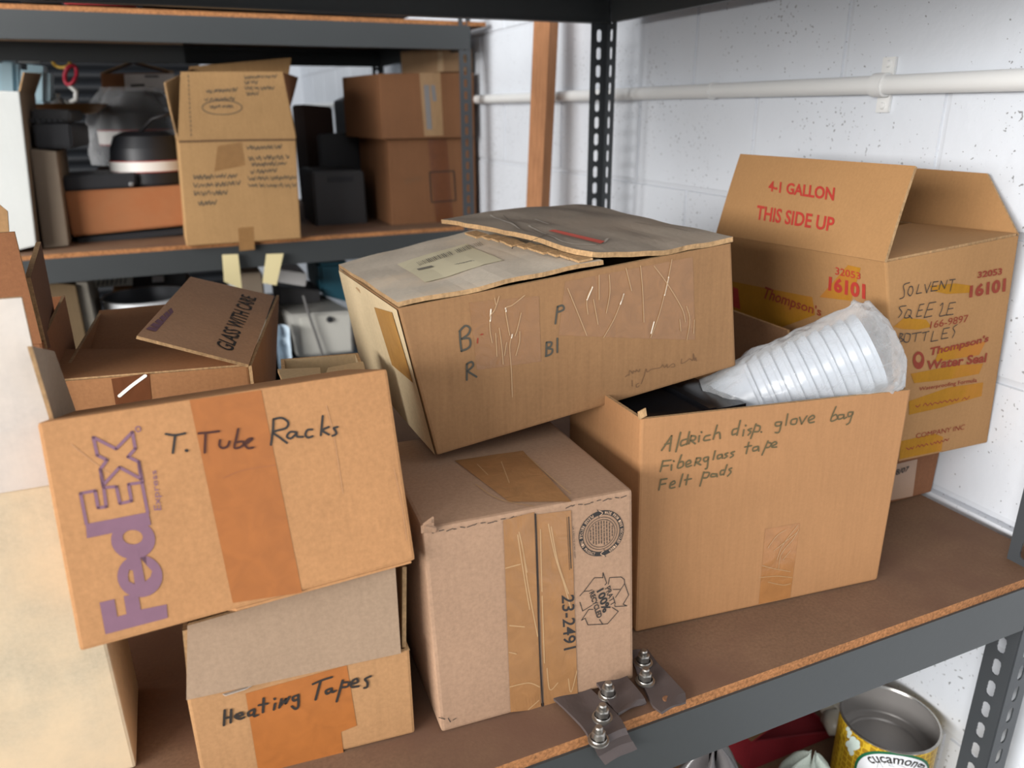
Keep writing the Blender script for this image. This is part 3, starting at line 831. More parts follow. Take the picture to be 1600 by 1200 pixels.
# --- carton with violet courier logo, leaning back on the flaps of the carton below
KF = cardboard('kraft_courier', (208, 152, 102), .07, .04, .10)
c = scaled(posed((-.1782, .9273, .8742), (-16.592, -.231, 4.109), (.44, .22, .2867)), .615)
sh = V((.016, 0, 0))
c[2] = c[2] + sh; c[6] = c[6] + sh
k = Carton('courier_carton', 'orange-brown carton with a big violet courier logo and T. Tube Racks in marker', c, KF)
f = k.F['front']
A = C(240, 630, .2); ink = k.slot(INK)
f.strokes(k.mb, A, [[(95, 240), (165, 250), (245, 235)], [(168, 248), (150, 388)], [(255, 368)], [(935, 125), (930, 220), (915, 325)],
    [(935, 125), (1000, 115), (1050, 150), (1030, 195), (935, 225), (985, 268), (1040, 310)], [(1110, 225), (1065, 225), (1040, 260), (1070, 275), (1110, 240), (1115, 225), (1120, 260), (1165, 262)],
    [(1238, 205), (1200, 210), (1185, 245), (1205, 268), (1240, 258)], [(1320, 100), (1305, 250)], [(1368, 185), (1318, 212), (1368, 245)], [(1435, 185), (1405, 195), (1420, 215), (1425, 240), (1395, 255)]], .0019, ink)
ink2 = k.slot(INK_BROWN)
f.strokes(k.mb, A, [[(350, 235), (430, 228), (508, 218)], [(405, 235), (398, 385)], [(518, 288), (513, 330), (540, 350), (575, 335), (592, 298)],
    [(660, 200), (645, 270), (630, 345), (668, 345), (700, 320), (690, 298), (650, 305)], [(695, 330), (735, 305), (770, 275), (735, 283), (712, 318), (735, 350), (775, 345)]], .0019, ink2, .0012)
f.strokes(k.mb, A, [[(255, 368), (258, 370)]], .0026, ink, .0008)
B_ = C(100, 650, 1 / 6); C_ = C(130, 780, .18332); vio = k.slot(INK_PURPLE)
def straight(F, mb, crop, pl, w, mat):
    P = F.pts(crop, pl)
    for i in range(len(P) - 1): F.stroke(mb, [P[i], P[i + 1]], w, mat)
straight(f, k.mb, B_, [(275, 200), (488, 308), (640, 150), (668, 305), (600, 382), (700, 430), (722, 590), (520, 480), (365, 650), (340, 500), (402, 412), (312, 368), (275, 200)], .0023, vio)
straight(f, k.mb, B_, [(210, 1010), (155, 725), (290, 700), (320, 860), (395, 850), (372, 670), (490, 662), (525, 820), (632, 795), (605, 640), (730, 622), (785, 910)], .0023, vio)
straight(f, k.mb, B_, [(700, 430), (735, 625)], .0023, vio); straight(f, k.mb, B_, [(340, 500), (372, 670)], .0023, vio)
f.poly(k.mb, [f.pts(B_, [(205, 1012), (790, 900), (815, 1020), (215, 1145)])], vio)
def ell(cx, cy, a, b, n=28, t=0): return [(cx + a * math.cos(q * 2 * math.pi / n) * math.cos(t) - b * math.sin(q * 2 * math.pi / n) * math.sin(t), cy + a * math.cos(q * 2 * math.pi / n) * math.sin(t) + b * math.sin(q * 2 * math.pi / n) * math.cos(t)) for q in range(n)]
f.poly(k.mb, [f.pts(C_, ell(425, 345, 188, 165)), f.pts(C_, ell(422, 322, 86, 62))], vio, .0005)
f.poly(k.mb, [f.pts(C_, ell(483, 655, 192, 180)), f.pts(C_, [(392, 600), (424, 606), (440, 722), (388, 700), (380, 650)]), f.pts(C_, [(486, 495), (536, 482), (540, 562), (588, 612), (574, 660), (526, 702)])], vio, .00055)
f.poly(k.mb, [f.pts(C_, [(365, 440), (470, 430), (480, 560), (375, 570)])], vio, .0006)
f.poly(k.mb, [f.pts(C_, [(140, 880), (265, 850), (290, 1000), (370, 978), (345, 825), (468, 805), (490, 940), (710, 895), (720, 1010), (190, 1150)])], vio, .0005)
f.stroke(k.mb, f.pts(B_, ell(695, 122, 24, 24, 12) + [(719, 122)]), .0008, vio)
f.ctext(k.mb, 'Express', B_, [(935, 878), (880, 505), (812, 512), (845, 884)], vio)
cre = k.slot(simple('bruised_kraft', (178, 132, 92), .7))
for l in ([(200, 330), (300, 410), (345, 440)], [(1440, 420), (1470, 560), (1490, 700)], [(1180, 180), (1210, 300), (1245, 520)]): f.stroke(k.mb, f.pts(C(30, 560, .40625), l), .0007, cre, .0004)
k.finish()
k.tape('front', [(655, 160), (930, 122), (1088, 900), (822, 940)], TAPE_BROWN, C(30, 560, .40625), off=.0003,
       extra=lambda mb, f, ms: (ms.append(simple('tape_seam', (150, 92, 52), .5)), f.stroke(mb, f.pts(C(30, 560, .40625), [(785, 460), (860, 430), (985, 410)]), .0008, 1, .0006)))
n_ = k.F['bottom'].n(.5, .5)
a, b = c[0].lerp(c[1], .42), c[0].lerp(c[1], .985)
k.mats[1] = KF
k.flap([b + n_ * .0016 + V((0, .002, 0)), a + n_ * .0016 + V((0, .002, 0)), a.lerp(c[2], .4) + n_ * .002, b.lerp(c[3], .4) + n_ * .002], th=.0022, name='bottom_flap')

# --- carton of heating tapes, its front flap folded up under the courier carton
KH = cardboard('kraft_heating', (196, 148, 102), .08, .05)
KH2 = cardboard('kraft_inside_pale', (180, 152, 126), .07, .03)
c0, c1 = atz(318, 1228, ZD), atz(649, 1145, ZD)
dy = V((.006, .20, 0))
c = [c0, c1, c0 + dy, c1 + dy]
t0, t1 = at(293, 1100, c0.y - .001), at(640, 1008, c1.y - .001)
t0.z = t1.z = (t0.z + t1.z) / 2
c += [t0, t1, t0 + dy, t1 + dy]
k = Carton('open_carton', 'low brown carton marked Heating Tapes, standing under the courier carton', c, KH, open_top=True)
f = k.F['front']; D = C(330, 1040, .16875); ink = k.slot(INK)
f.strokes(k.mb, D, [[(125, 405), (118, 545)], [(185, 400), (180, 520)], [(120, 480), (182, 472)], [(222, 470), (290, 450), (275, 430), (235, 445), (222, 470), (265, 487), (302, 472)],
    [(395, 395), (345, 425), (350, 458), (395, 435), (400, 398), (395, 460), (430, 450)], [(485, 295), (478, 425)], [(440, 360), (520, 345)], [(590, 345), (580, 400)], [(585, 298), (588, 304)],
    [(650, 302), (630, 382)], [(642, 362), (690, 300)], [(690, 300), (688, 345)], [(688, 345), (722, 282)], [(805, 265), (755, 285), (765, 320), (805, 298)], [(805, 262), (805, 365), (780, 395), (745, 370)],
    [(940, 165), (1020, 130), (1115, 100)], [(1010, 140), (965, 308)], [(1110, 205), (1062, 225), (1070, 256), (1108, 230), (1112, 205), (1120, 240), (1150, 226)],
    [(1215, 130), (1190, 220), (1160, 325)], [(1215, 152), (1272, 150), (1258, 188), (1205, 195)], [(1290, 165), (1352, 148), (1345, 115), (1302, 140), (1298, 190), (1362, 185)], [(1475, 92), (1422, 118), (1445, 150), (1440, 192), (1415, 200)]], .0024, ink, .0011)
k.finish()
mb = MB(); G8 = C(250, 860, .28327)
f.poly(mb, [f.pts(G8, [(472, 788), (1030, 632), (1085, 965), (998, 1000), (1012, 1112), (548, 1250)])], 0, .0004)
mb.build('tape', TAPE_BROWN, k.root)
zt = V((0, 0, 1))
fr0, fr1 = at(293, 976, t0.y + .004), at(617, 882, t1.y + .004)
k.flap([t0, t0.lerp(t1, .955), fr1, fr0], KH2, label='raised front flap, paler inside')
k.flap([c[6], c[4] + V((.004, .004, 0)), at(289, 985, t0.y + .004), at(289, 985, t0.y + .004) + V((0, .16, -.045))], KH)
k.flap([c[5] + V((-.004, .006, 0)), c[7], at(632, 886, t1.y + .014) + V((.0, .15, -.045)), at(632, 886, t1.y + .012)], KH)
k.flap([c[7], c[6], c[6] + V((0, .03, .03)), c[7] + V((0, .03, .03))], KH2)
mb = MB(); mb.slab(bil(at(348, 1085, t0.y - .004), at(398, 1069, t0.y - .004), at(383, 1077, t0.y - .008), at(352, 1087, t0.y - .008)), 3, 2, .0008, 0, 0)
o = mb.build('tape_end', simple('silver_tape', (170, 160, 150), .3, .2), k.root); o['label'] = 'curled grey end of tape'

# --- sealed recycled-board carton
KP = cardboard('kraft_recycled', (186, 150, 122), .06, .03, .12)
c0, c1 = atz(690, 1145, ZD), atz(990, 1061, ZD)
t0, t1 = at(660, 824, c0.y + .018), at(988, 768, c1.y + .018)
t0.z = t1.z = (t0.z + t1.z) / 2
c = [c0, c1, c0 + V((.012, .235, 0)), c1 + V((.012, .235, 0)), t0, t1, t0 + V((.02, .235, -.014)), at(856, 662, t1.y + .235)]
c[7].z = max(c[7].z, c[6].z)
k = Carton('sealed_carton', 'tape-sealed pinkish carton with recycling emblems and number 23-2491', c, KP, bulge={'left': .012, 'back': .004}, bevel=.0035)
f = k.F['front']; Fc = C(870, 780, .10833); Gc = C(850, 880, .125); ink = k.slot(INK_PRINT)
uc, vc = f.uv(870 + 640 * .10833, 780 + 490 * .10833)
wid = (c1 - c0).length; hei = (t0 - c0).length
def ring(r, n=64): return [(uc + r * math.cos(2 * math.pi * q / n) / wid, vc + r * math.sin(2 * math.pi * q / n) / hei) for q in range(n)]
RO = .0252
f.poly(k.mb, [ring(RO), ring(RO * .81)], ink, .0006)
for r in (.70, .60): f.stroke(k.mb, ring(RO * r) + [ring(RO * r)[0]], .0006, ink)
lite = k.slot(simple('bare_kraft_letter', (190, 156, 128), .85))
def arc_text(s, r0, r1, a0, a1, flip=False):
    """letters set round the ring, clockwise from a0 to a1 (degrees from 12 o'clock)"""
    for i, ch in enumerate(s):
        if ch == ' ': continue
        am = a0 + (a1 - a0) * (i + .1) / len(s); an = a0 + (a1 - a0) * (i + .9) / len(s)
        def P(a, r): a = math.radians(a); return (uc + r * math.sin(a) / wid, vc + r * math.cos(a) / hei)
        if flip: q = [P(am, r1), P(an, r1), P(an, r0), P(am, r0)]
        else: q = [P(am, r0), P(an, r0), P(an, r1), P(am, r1)]
        f.text(k.mb, ch, q, lite, .012, .0009)
arc_text('MADE FROM 100% RECYCLED FIBER', RO * .845, RO * .965, 10, 160)
arc_text('PLEASE RECYCLE THIS PRODUCT', RO * .845, RO * .965, -22, -160, True)
for a in (-4, 176):
    def P(aa, r): aa = math.radians(aa); return (uc + r * math.sin(aa) / wid, vc + r * math.cos(aa) / hei)
    f.poly(k.mb, [[P(a - 6, RO * 1.12), P(a + 6, RO * .9), P(a - 6, RO * .70), P(a - 2, RO * .9)]], ink, .0008)
    f.stroke(k.mb, [P(a - 2, RO * 1.02), P(a + 8, RO * .9), P(a - 2, RO * .79)], .0007, lite, .001)
rnd = random.Random(4)
for i in range(9):
    x = -.48 + i * .12; h = math.sqrt(max(0, .54 ** 2 - x * x))
    y = h
    while y > -h + .08:
        l = rnd.uniform(.05, .16)
        f.stroke(k.mb, [(uc + RO * x / wid, vc + RO * y / hei), (uc + RO * x / wid, vc + RO * max(y - l, -h) / hei)], .0009, ink); y -= l + .05
for l in ([(730, 180), (735, 115), (780, 245), (758, 270)], [(445, 405), (495, 350), (625, 180), (728, 178)], [(495, 350), (560, 345), (600, 330)], [(800, 260), (815, 178), (960, 170), (1000, 200), (1005, 250), (890, 425)],
          [(860, 325), (945, 325)], [(1005, 250), (1055, 395), (985, 510), (1030, 530), (885, 540), (880, 515)], [(445, 485), (480, 595), (600, 520)], [(610, 575), (555, 575), (465, 710), (510, 685), (545, 768), (730, 760), (690, 700)], [(730, 760), (790, 755), (925, 600), (850, 550)]):
    straight(f, k.mb, Gc, l, .0008, ink)
f.ctext(k.mb, 'PRATT', Gc, [(758, 318), (838, 535), (892, 505), (822, 272)], ink, .012)
f.ctext(k.mb, '100%', Gc, [(652, 348), (735, 630), (832, 560), (738, 300)], ink, .035)
f.ctext(k.mb, 'RECYCLED', Gc, [(562, 372), (662, 692), (726, 660), (622, 335)], ink, .03)
f.ctext(k.mb, '23-2491', Gc, [(212, 395), (240, 1088), (395, 1050), (372, 385)], ink, .012, .0011)
f.ctext(k.mb, 'US CREATE JOBS AND', Fc, [(212, 385), (240, 842), (268, 842), (240, 385)], ink, 0, .0011)
f.stroke(k.mb, f.pts(Fc, [(138, 255), (178, 1010)]), .0004, ink, .0011)
for i in range(22): f.stroke(k.mb, f.pts(Fc, [(165 + 1.6 * i, 250 + i * 34), (166 + 1.6 * i, 274 + i * 34)]), .0010, ink, .0011)
for i in range(30):
    u0 = .04 + i * .031
    if .5 < u0 < .66: continue
    f.stroke(k.mb, [(u0, .976 + .004 * math.sin(i * 2.1)), (u0 + .012 + .008 * (i % 3), .977 + .004 * math.sin(i * 1.3))], .0008, ink, .0005)
for l in ([(205, 1105), (228, 1112)], [(240, 1108), (248, 1122)], [(258, 1115), (270, 1108)]): f.stroke(k.mb, f.pts(C(600, 660, .41667), l), .0008, ink)
k.finish()
H3 = C(600, 660, .41667)
def creases(ls, w=.0012, m=None, crop=H3):
    def ex(mb, f, ms):
        ms.append(m or CREASE)
        for l in ls: f.stroke(mb, f.pts(crop, l), w, len(ms) - 1, .0010)
    return ex
k.tape('front', [(446, 366), (562, 335), (588, 1072), (474, 1085)], TAPE_TAN, H3, wob=.0006, extra=creases([[(505, 410), (520, 480), (540, 620), (575, 800)], [(520, 480), (535, 560)], [(455, 545), (510, 530)], [(470, 760), (525, 765)], [(470, 990), (540, 975), (582, 990)], [(468, 860), (495, 866)], [(500, 420), (512, 500), (528, 600), (545, 700)], [(540, 1075), (580, 1040)]]))
k.tape('front', [(570, 345), (700, 328), (726, 1022), (600, 1062)], TAPE_TAN, H3, wob=.0006, extra=creases([[(615, 380), (640, 500), (675, 610), (700, 700)], [(585, 400), (590, 600), (600, 900)], [(610, 920), (620, 1000), (650, 975)], [(625, 390), (650, 520), (690, 640)], [(690, 960), (700, 1010), (722, 930)]]))
k.tape('top', [(470, 300), (704, 300), (520, 108), (265, 145)], TAPE_TAN, H3, wob=.0006, extra=creases([[(345, 235), (430, 290), (560, 318)], [(350, 160), (390, 200)], [(540, 130), (640, 220), (700, 270)], [(440, 150), (470, 230)]]))
mb = MB(); f.stroke(mb, f.pts(H3, [(566, 342), (572, 500), (580, 800), (594, 1064)]), .0016, 0, .0012)
o = mb.build('seam', simple('dark_seam', (34, 26, 22), .9), k.root); o['label'] = 'dark gap where the two flaps meet'

mb = MB(); rr_ = random.Random(5)
for i in range(5):
    q = t0 + V((.001 + .004 * rr_.random(), -.003 + .002 * rr_.random(), -.001 + .003 * rr_.random())); a_ = rr_.uniform(-.006, .006)
    mb.slab(lambda u, v, q=q, a_=a_: q + V((.010 * (u - .3), a_ * v * .4 - .002 * v, .007 * (v - .3) + a_ * u)), 2, 2, .0018, 0, 0)
o = mb.build('frayed_corner', KP, k.root)

# --- open carton with glove bags
KA = cardboard('kraft_glove', (196, 144, 98), .06, .05, .05)
c0, c1 = atz(993, 988, ZD), atz(1371, 906, ZD)
t0, t1 = at(1002, 655, c0.y + .013), at(1424, 609, c1.y + .013)
c = [c0, c1, c0 + V((.01, .19, 0)), c1 + V((-.035, .17, 0)), t0, t1, t0 + V((.012, .19, -.006)), t1 + V((-.035, .17, -.004))]
k = Carton('open_carton', 'open brown carton marked Aldrich disp. glove bag, Fiberglass tape, Felt pads', c, KA, open_top=True, th=.0045)
ALD = c
f = k.F['front']; Ec = C(1020, 625, .20625); ink = k.slot(INK_FADED)
f.strokes(k.mb, Ec, [[(65, 380), (140, 270)], [(140, 270), (125, 385)], [(90, 335), (135, 325)], [(208, 245), (172, 390)], [(275, 240), (255, 335)], [(255, 295), (215, 310), (212, 345), (255, 330)],
    [(290, 270), (272, 330)], [(290, 270), (320, 275), (315, 300), (285, 305)], [(285, 305), (318, 330)], [(350, 270), (345, 315)], [(365, 240), (368, 245)], [(430, 265), (395, 275), (385, 305), (430, 300)],
    [(485, 190), (455, 295)], [(465, 260), (500, 245), (508, 290)], [(660, 155), (635, 265)], [(640, 215), (605, 225), (600, 262), (635, 250)], [(688, 225), (680, 270)], [(700, 190), (702, 195)],
    [(745, 215), (720, 225), (740, 240), (720, 265)], [(780, 180), (740, 290)], [(775, 190), (810, 200), (800, 235), (765, 240)], [(818, 240), (821, 242)],
    [(970, 165), (930, 170), (930, 195), (965, 190), (972, 165), (955, 240), (925, 245)], [(1020, 105), (1005, 190)], [(1085, 140), (1050, 150), (1045, 180), (1080, 180), (1090, 145), (1075, 140)], [(1110, 130), (1125, 180)], [(1125, 180), (1165, 120)],
    [(1175, 155), (1220, 135), (1210, 115), (1178, 140), (1185, 170), (1220, 165)], [(1385, 50), (1345, 155), (1395, 140), (1385, 110), (1355, 125)], [(1445, 110), (1405, 115), (1405, 145), (1440, 130), (1445, 110), (1445, 140), (1465, 130)], [(1510, 90), (1480, 95), (1480, 125), (1510, 110), (1512, 90), (1490, 165), (1465, 185)],
    [(75, 460), (55, 540)], [(75, 462), (135, 455)], [(68, 500), (115, 495)], [(140, 490), (138, 530)], [(155, 460), (158, 464)], [(215, 415), (185, 510), (225, 500), (225, 465), (195, 475)], [(250, 490), (285, 475), (275, 455), (250, 475), (255, 505), (290, 495)],
    [(330, 440), (315, 495)], [(330, 440), (360, 440), (350, 465), (322, 470)], [(322, 470), (360, 490)], [(415, 430), (385, 440), (390, 465), (415, 455), (418, 432), (410, 510), (395, 520)], [(470, 385), (455, 450)],
    [(520, 410), (490, 420), (490, 445), (520, 430), (522, 410), (525, 440)], [(565, 400), (545, 410), (560, 425), (540, 440)], [(615, 390), (590, 400), (608, 418), (585, 435)], [(725, 320), (705, 405)], [(695, 355), (745, 345)],
    [(795, 350), (760, 360), (758, 385), (790, 375), (798, 352), (800, 385)], [(870, 310), (825, 415)], [(868, 320), (895, 330), (880, 355), (855, 360)], [(895, 350), (935, 330), (925, 315), (900, 330), (900, 355), (935, 355)],
    [(60, 600), (45, 680)], [(60, 602), (105, 595)], [(55, 640), (95, 632)], [(130, 645), (165, 630), (160, 612), (135, 630), (130, 665), (165, 660)], [(225, 560), (200, 655)], [(265, 565), (250, 640)], [(240, 605), (290, 595)],
    [(385, 545), (355, 650)], [(385, 550), (425, 550), (410, 585), (375, 590)], [(480, 560), (445, 560), (440, 580), (475, 575), (482, 558), (485, 580)], [(560, 490), (535, 565)], [(545, 530), (515, 535), (510, 565), (535, 560)], [(595, 515), (575, 525), (590, 545), (565, 575)]], .0021, ink)
k.finish()
I5 = C(980, 440, .46653)
k.tape('front', [(440, 1080), (545, 1058), (578, 808), (462, 828)], tape_mat('aged_clear_tape', (188, 130, 78), .25, .4), I5, extra=creases([[(470, 890), (500, 850), (530, 830)], [(450, 950), (490, 960), (545, 970)], [(500, 930), (520, 880), (570, 815)], [(440, 990), (500, 985), (550, 990)], [(470, 1005), (520, 1015), (545, 1010)], [(505, 960), (515, 910), (555, 860), (572, 830)], [(490, 900), (540, 860), (566, 840)], [(520, 930), (545, 900)]], .0009, None, I5))
mb = MB(); q = t0
mb.slab(lambda u, v: q + V((-.004 + .009 * u, -.002 + .003 * v, .001 + .008 * v + .003 * u)), 2, 2, .003, 0, 0)
mb.build('torn_corner', EDGE, k.root)

# black file case inside it
z0 = ZD + .012
t = thing('black_case', 'glossy black plastic case standing inside the open glove bag carton', 'case', (.545, .755, z0))
GL = simple('glossy_black_plastic', (22, 22, 25), .18)
a = c0.lerp(c1, .06); 
m = MB(); xs = (.468, .614); ys = (.69, .80); m.box((xs[0], ys[0], z0), (xs[1], ys[1], 1.158)); m.build('body', GL, t)
m = MB(); m.box((.556, ys[0] - .004, z0), (.566, ys[0], 1.158)); m.box((.556, ys[0] - .004, 1.158), (.566, ys[1], 1.162)); m.build('rib', GL, t)

# clear bag holding a stack of milky cups, lying across the open carton
A0, A1 = at(1150, 632, .742), at(1362, 546, .66)
ax = (A1 - A0).normalized()
e1 = ax.cross(V((0, 0, 1))).normalized(); e2 = e1.cross(ax)
L = (A1 - A0).length
CUP = simple('milky_plastic', (176, 182, 191), .3, spec=.5)
CUP.node_tree.nodes['Principled BSDF'].inputs['Subsurface Weight'].default_value = .25
CUP.node_tree.nodes['Principled BSDF'].inputs['Subsurface Radius'].default_value = (.01, .01, .01)
proto = None; n = 10
for i in range(n):
    s = .004 + i * (L - .035) / (n - 1)
    if proto is None:
        m = MB()
        m.lathe([(.0, -.05), (.030, -.05), (.0325, -.046), (.0475, .022), (.0500, .024), (.0500, .028), (.046, .028), (.031, -.044), (0, -.046)], (0, 0, 0), 36, axis=(0, 0, 1))
        proto = m.build('plastic_cup', CUP); o = proto
    else:
        o = proto.copy(); COL.objects.link(o)
    o.rotation_euler = ax.to_track_quat('Z', 'Y').to_euler(); o.location = A0 + ax * s
    tag(o, 'milky white plastic cup nested in the stack inside the clear bag', 'cup', 'nested plastic cups in the clear bag')
def bag(u, v):
    a = 2 * math.pi * u; s = -.03 + v * (L + .062)
    env = .0595 - .012 * max(0, 1 - v * 2.2)
    e = (v - .86) / .14
    if e > 0: env *= math.sqrt(max(0, 1 - e ** 2.4)) * .98 + .02
    w = noise.noise(V((math.cos(a) * 2.2, math.sin(a) * 2.2, v * 5))) * .007 + noise.noise(V((math.cos(a) * 6, math.sin(a) * 6, v * 14))) * .0035
    if e > 0: w += .010 * noise.noise(V((math.cos(a) * 5, math.sin(a) * 5, v * 40)))
    return A0 + ax * s + (e1 * math.cos(a) + e2 * math.sin(a)) * max(.0005, env + w * (1.0 if e < .7 else .5))
m = MB(); m.grid(bag, 72, 56, 0, True)
tag(m.build('plastic_bag', film('bag_film', opacity=.20, rough=.12)), 'clear plastic bag of white cups sticking out of the open carton', 'plastic bag')

# --- big tilted carton on top of the pile
KB = cardboard('kraft_worn', (170, 128, 88), .10, .07, .07)
KB_TOP = cardboard('dusty_board', (238, 224, 204), .16, .05, .06, (218, 198, 172))
KB_TOP2 = cardboard('grey_dusty_board', (182, 168, 152), .12, .05, .06, (160, 144, 128))
KB_L = cardboard('kraft_lit_side', (238, 214, 172), .08, .04)  # paler copy of the worn kraft, daylight on the left side painted in
p = scaled(posed((.2663, .874, 1.075), (-2.503, -7.211, -1.346), (.4799, .4281, .1962)), .85)
for i, uv in {4: (622, 482), 5: (1143, 380), 1: (1150, 572), 0: (683, 712), 6: (530, 420), 7: (920, 327)}.items(): p[i] = at(*uv, p[i].y)
c = p
k = Carton('large_carton', 'big worn carton tilted on top of the front pile, lettered B, R, P, Bl', c, KB, open_top=True, th=.006)
f = k.F['front']; Hc = C(690, 460, .1375); ink = k.slot(INK_GREY)
f.strokes(k.mb, Hc, [[(205, 420), (210, 530), (225, 645)], [(200, 420), (265, 355), (320, 385), (300, 450), (225, 505)], [(225, 505), (310, 500), (325, 570), (290, 615), (220, 640)], [(285, 790), (285, 970)], [(285, 790), (340, 765), (355, 810), (290, 870)], [(290, 870), (395, 935)],
    [(1315, 140), (1290, 330)], [(1315, 140), (1370, 125), (1385, 170), (1305, 205)], [(1190, 545), (1185, 700)], [(1190, 545), (1245, 545), (1235, 590), (1195, 610), (1255, 625), (1240, 675), (1180, 700)], [(1312, 500), (1312, 655)]], .0023, ink)
pen = k.slot(INK_PEN)
f.strokes(k.mb, C(960, 550, .09375), [[(180, 410), (220, 375), (240, 385), (250, 300), (300, 360), (310, 310), (350, 330), (360, 290), (400, 330), (420, 280)], [(440, 530), (490, 390), (520, 280), (540, 330), (580, 310), (600, 290), (690, 270), (760, 260), (800, 210), (830, 260), (870, 200), (880, 260), (930, 220), (980, 190), (1000, 240), (940, 250)],
    [(1120, 110), (1110, 190), (1200, 150), (1250, 110), (1300, 140), (1310, 20), (1330, 140), (1350, 90), (1360, 150)], [(290, 470), (290, 570)], [(400, 520), (360, 540), (370, 590), (410, 560)]], .0009, pen)
f.strokes(k.mb, Hc, [[(445, 457), (466, 450)], [(410, 500), (405, 550)]], .0016, k.slot(INK_RED_OLD))
k.finish()
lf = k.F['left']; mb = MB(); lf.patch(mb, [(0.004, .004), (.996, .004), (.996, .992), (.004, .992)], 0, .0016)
o = mb.build('side_panel', KB_L, k.root); o['label'] = 'side panel with daylight painted into its pale colour'
K5 = C(500, 300, .34985)
TB = tape_mat('worn_clear_tape', (164, 118, 76), .25, .45)
c1_ = [[(650, 20), (600, 170), (550, 250), (545, 400), (570, 545)], [(940, 10), (800, 120), (725, 160), (745, 330), (770, 460)], [(800, 450), (770, 590), (790, 880), (800, 1160)], [(900, 210), (860, 380), (830, 470)], [(885, 420), (880, 540), (840, 690)], [(650, 380), (680, 600), (695, 790)], [(610, 440), (625, 700)], [(735, 545), (710, 690)], [(600, 40), (610, 110)]]
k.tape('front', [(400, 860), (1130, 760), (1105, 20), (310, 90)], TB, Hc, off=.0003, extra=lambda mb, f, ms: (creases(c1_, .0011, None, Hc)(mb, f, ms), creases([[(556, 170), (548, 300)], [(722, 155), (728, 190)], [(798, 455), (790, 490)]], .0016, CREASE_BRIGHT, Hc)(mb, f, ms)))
L2 = C(820, 300, .34985)
c2_ = [[(190, 430), (235, 540), (275, 640)], [(300, 420), (275, 480), (280, 545)], [(305, 480), (325, 590)], [(375, 370), (378, 450), (362, 540)], [(450, 340), (475, 440)], [(440, 455), (400, 560), (350, 650)], [(515, 330), (525, 450), (530, 580)], [(575, 330), (635, 410), (700, 520), (715, 580)], [(655, 300), (635, 400), (600, 540), (560, 650)], [(720, 510), (735, 570), (722, 660)], [(755, 570), (752, 630)], [(330, 370), (330, 480)], [(690, 570), (695, 620)]]
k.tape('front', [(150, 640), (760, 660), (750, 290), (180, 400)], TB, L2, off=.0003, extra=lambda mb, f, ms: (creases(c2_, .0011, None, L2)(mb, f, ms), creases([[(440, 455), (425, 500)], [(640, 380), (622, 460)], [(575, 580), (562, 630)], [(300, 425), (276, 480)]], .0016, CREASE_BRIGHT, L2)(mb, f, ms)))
k.tape('left', [(425, 850), (330, 770), (250, 512), (330, 535)], TAPE_ORANGE, K5, off=.0024, extra=creases([[(310, 540), (330, 640), (370, 800)], [(262, 620), (330, 632), (355, 640)]], .001, None, K5))
# top flaps: left one flat with the shipping label, right one ragged and lifted
def lab(mb, F1, F2, ms):
    ms += [simple('cream_label', (214, 204, 172), .6), simple('label_ink', (118, 112, 100), .7)]
    q = C(610, 360, .11875); F = F1
    F.patch(mb, F.pts(q, [(455, 690), (1480, 400), (1000, 180), (90, 450)]), 2, .0007, 4, 4)
    rnd = random.Random(2)
    for i in range(34):
        x = 370 + i * 25; y = 445 - i * 8.2
        if 17 < i < 20: continue
        F.stroke(mb, F.pts(q, [(x + 25, y + 28), (x - 25, y - 14)]), rnd.choice((.0005, .0009, .0014)), 3, .0014)
    F.poly(mb, [F.pts(q, [(345, 520), (540, 475), (575, 490), (375, 540)])], 3, .0014)
    for i in range(14):
        x = 560 + i * 40; y = 520 - i * 9
        F.squiggle(mb, q, (x, y), (x + 34, y - 6), 14, 4, .0007, 3, i)
m5 = c[4].lerp(c[5], .58) + V((0, .002, .007)); m7 = c[6].lerp(c[7], .60) + V((0, 0, .008))
up = V((0, 0, .004))
mb = MB(); base = bil(c[4] + up, m5, m7, c[6] + up)
fnA = lambda u, v: base(u, v) + V((0, 0, .003 * noise.noise(V((u * 4, v * 3, .3)))))
mb.slab(fnA, 16, 10, .005, 0, 1); ms = [KB_TOP, EDGE]
o = mb.build('flap', ms, k.root); o['label'] = 'flat dusty flap with a barcode label'
mb = MB(); ms = [KB_TOP, EDGE]; lab(mb, Face(lambda u, v: fnA(u, v) + V((0, 0, .0026))), None, ms)
mb.build('shipping_label', ms, o)
r5, r7 = c[5] + V((0, -.002, .005)), c[7] + V((0, 0, .004))
l5 = at(922, 398, c[4].y + .002); l7 = at(692, 346, c[6].y + .004)
baseB = bil(l5, r5, r7, l7)
def fnB(u, v):
    rag = .006 * noise.noise(V((v * 14, 1.3, u * 2))) * (1 - u) ** 3
    return baseB(u, v) + V((rag, 0, .004 * math.sin(math.pi * v) * (1 - u) + .006 * math.sin(math.pi * u) * v - .006 * math.sin(math.pi * u) * (1 - v) + .003 * noise.noise(V((u * 5, v * 4, 2)))))
mb = MB(); mb.slab(fnB, 18, 14, .006, 0, 1); ms = [KB_TOP2, EDGE]
F = Face(lambda u, v: fnB(u, v) + V((0, 0, .0032)))
ms += [simple('red_strip', (206, 84, 66), .5), simple('dark_scratch', (104, 92, 80), .8), simple('pale_scuff', (182, 172, 158), .5)]
M3 = C(700, 0, 1 / 3)
F.poly(mb, [F.pts(M3, [(470, 1085), (500, 1080), (735, 1135), (715, 1146)])], 2, .0012)
for l in ([(500, 1100), (620, 1130), (700, 1150)], [(880, 1045), (980, 1060), (1120, 1085)], [(260, 1010), (340, 1075), (420, 1090)], [(300, 1170), (420, 1120), (470, 1100)]): F.stroke(mb, F.pts(M3, l), .0012, 3, .0009)
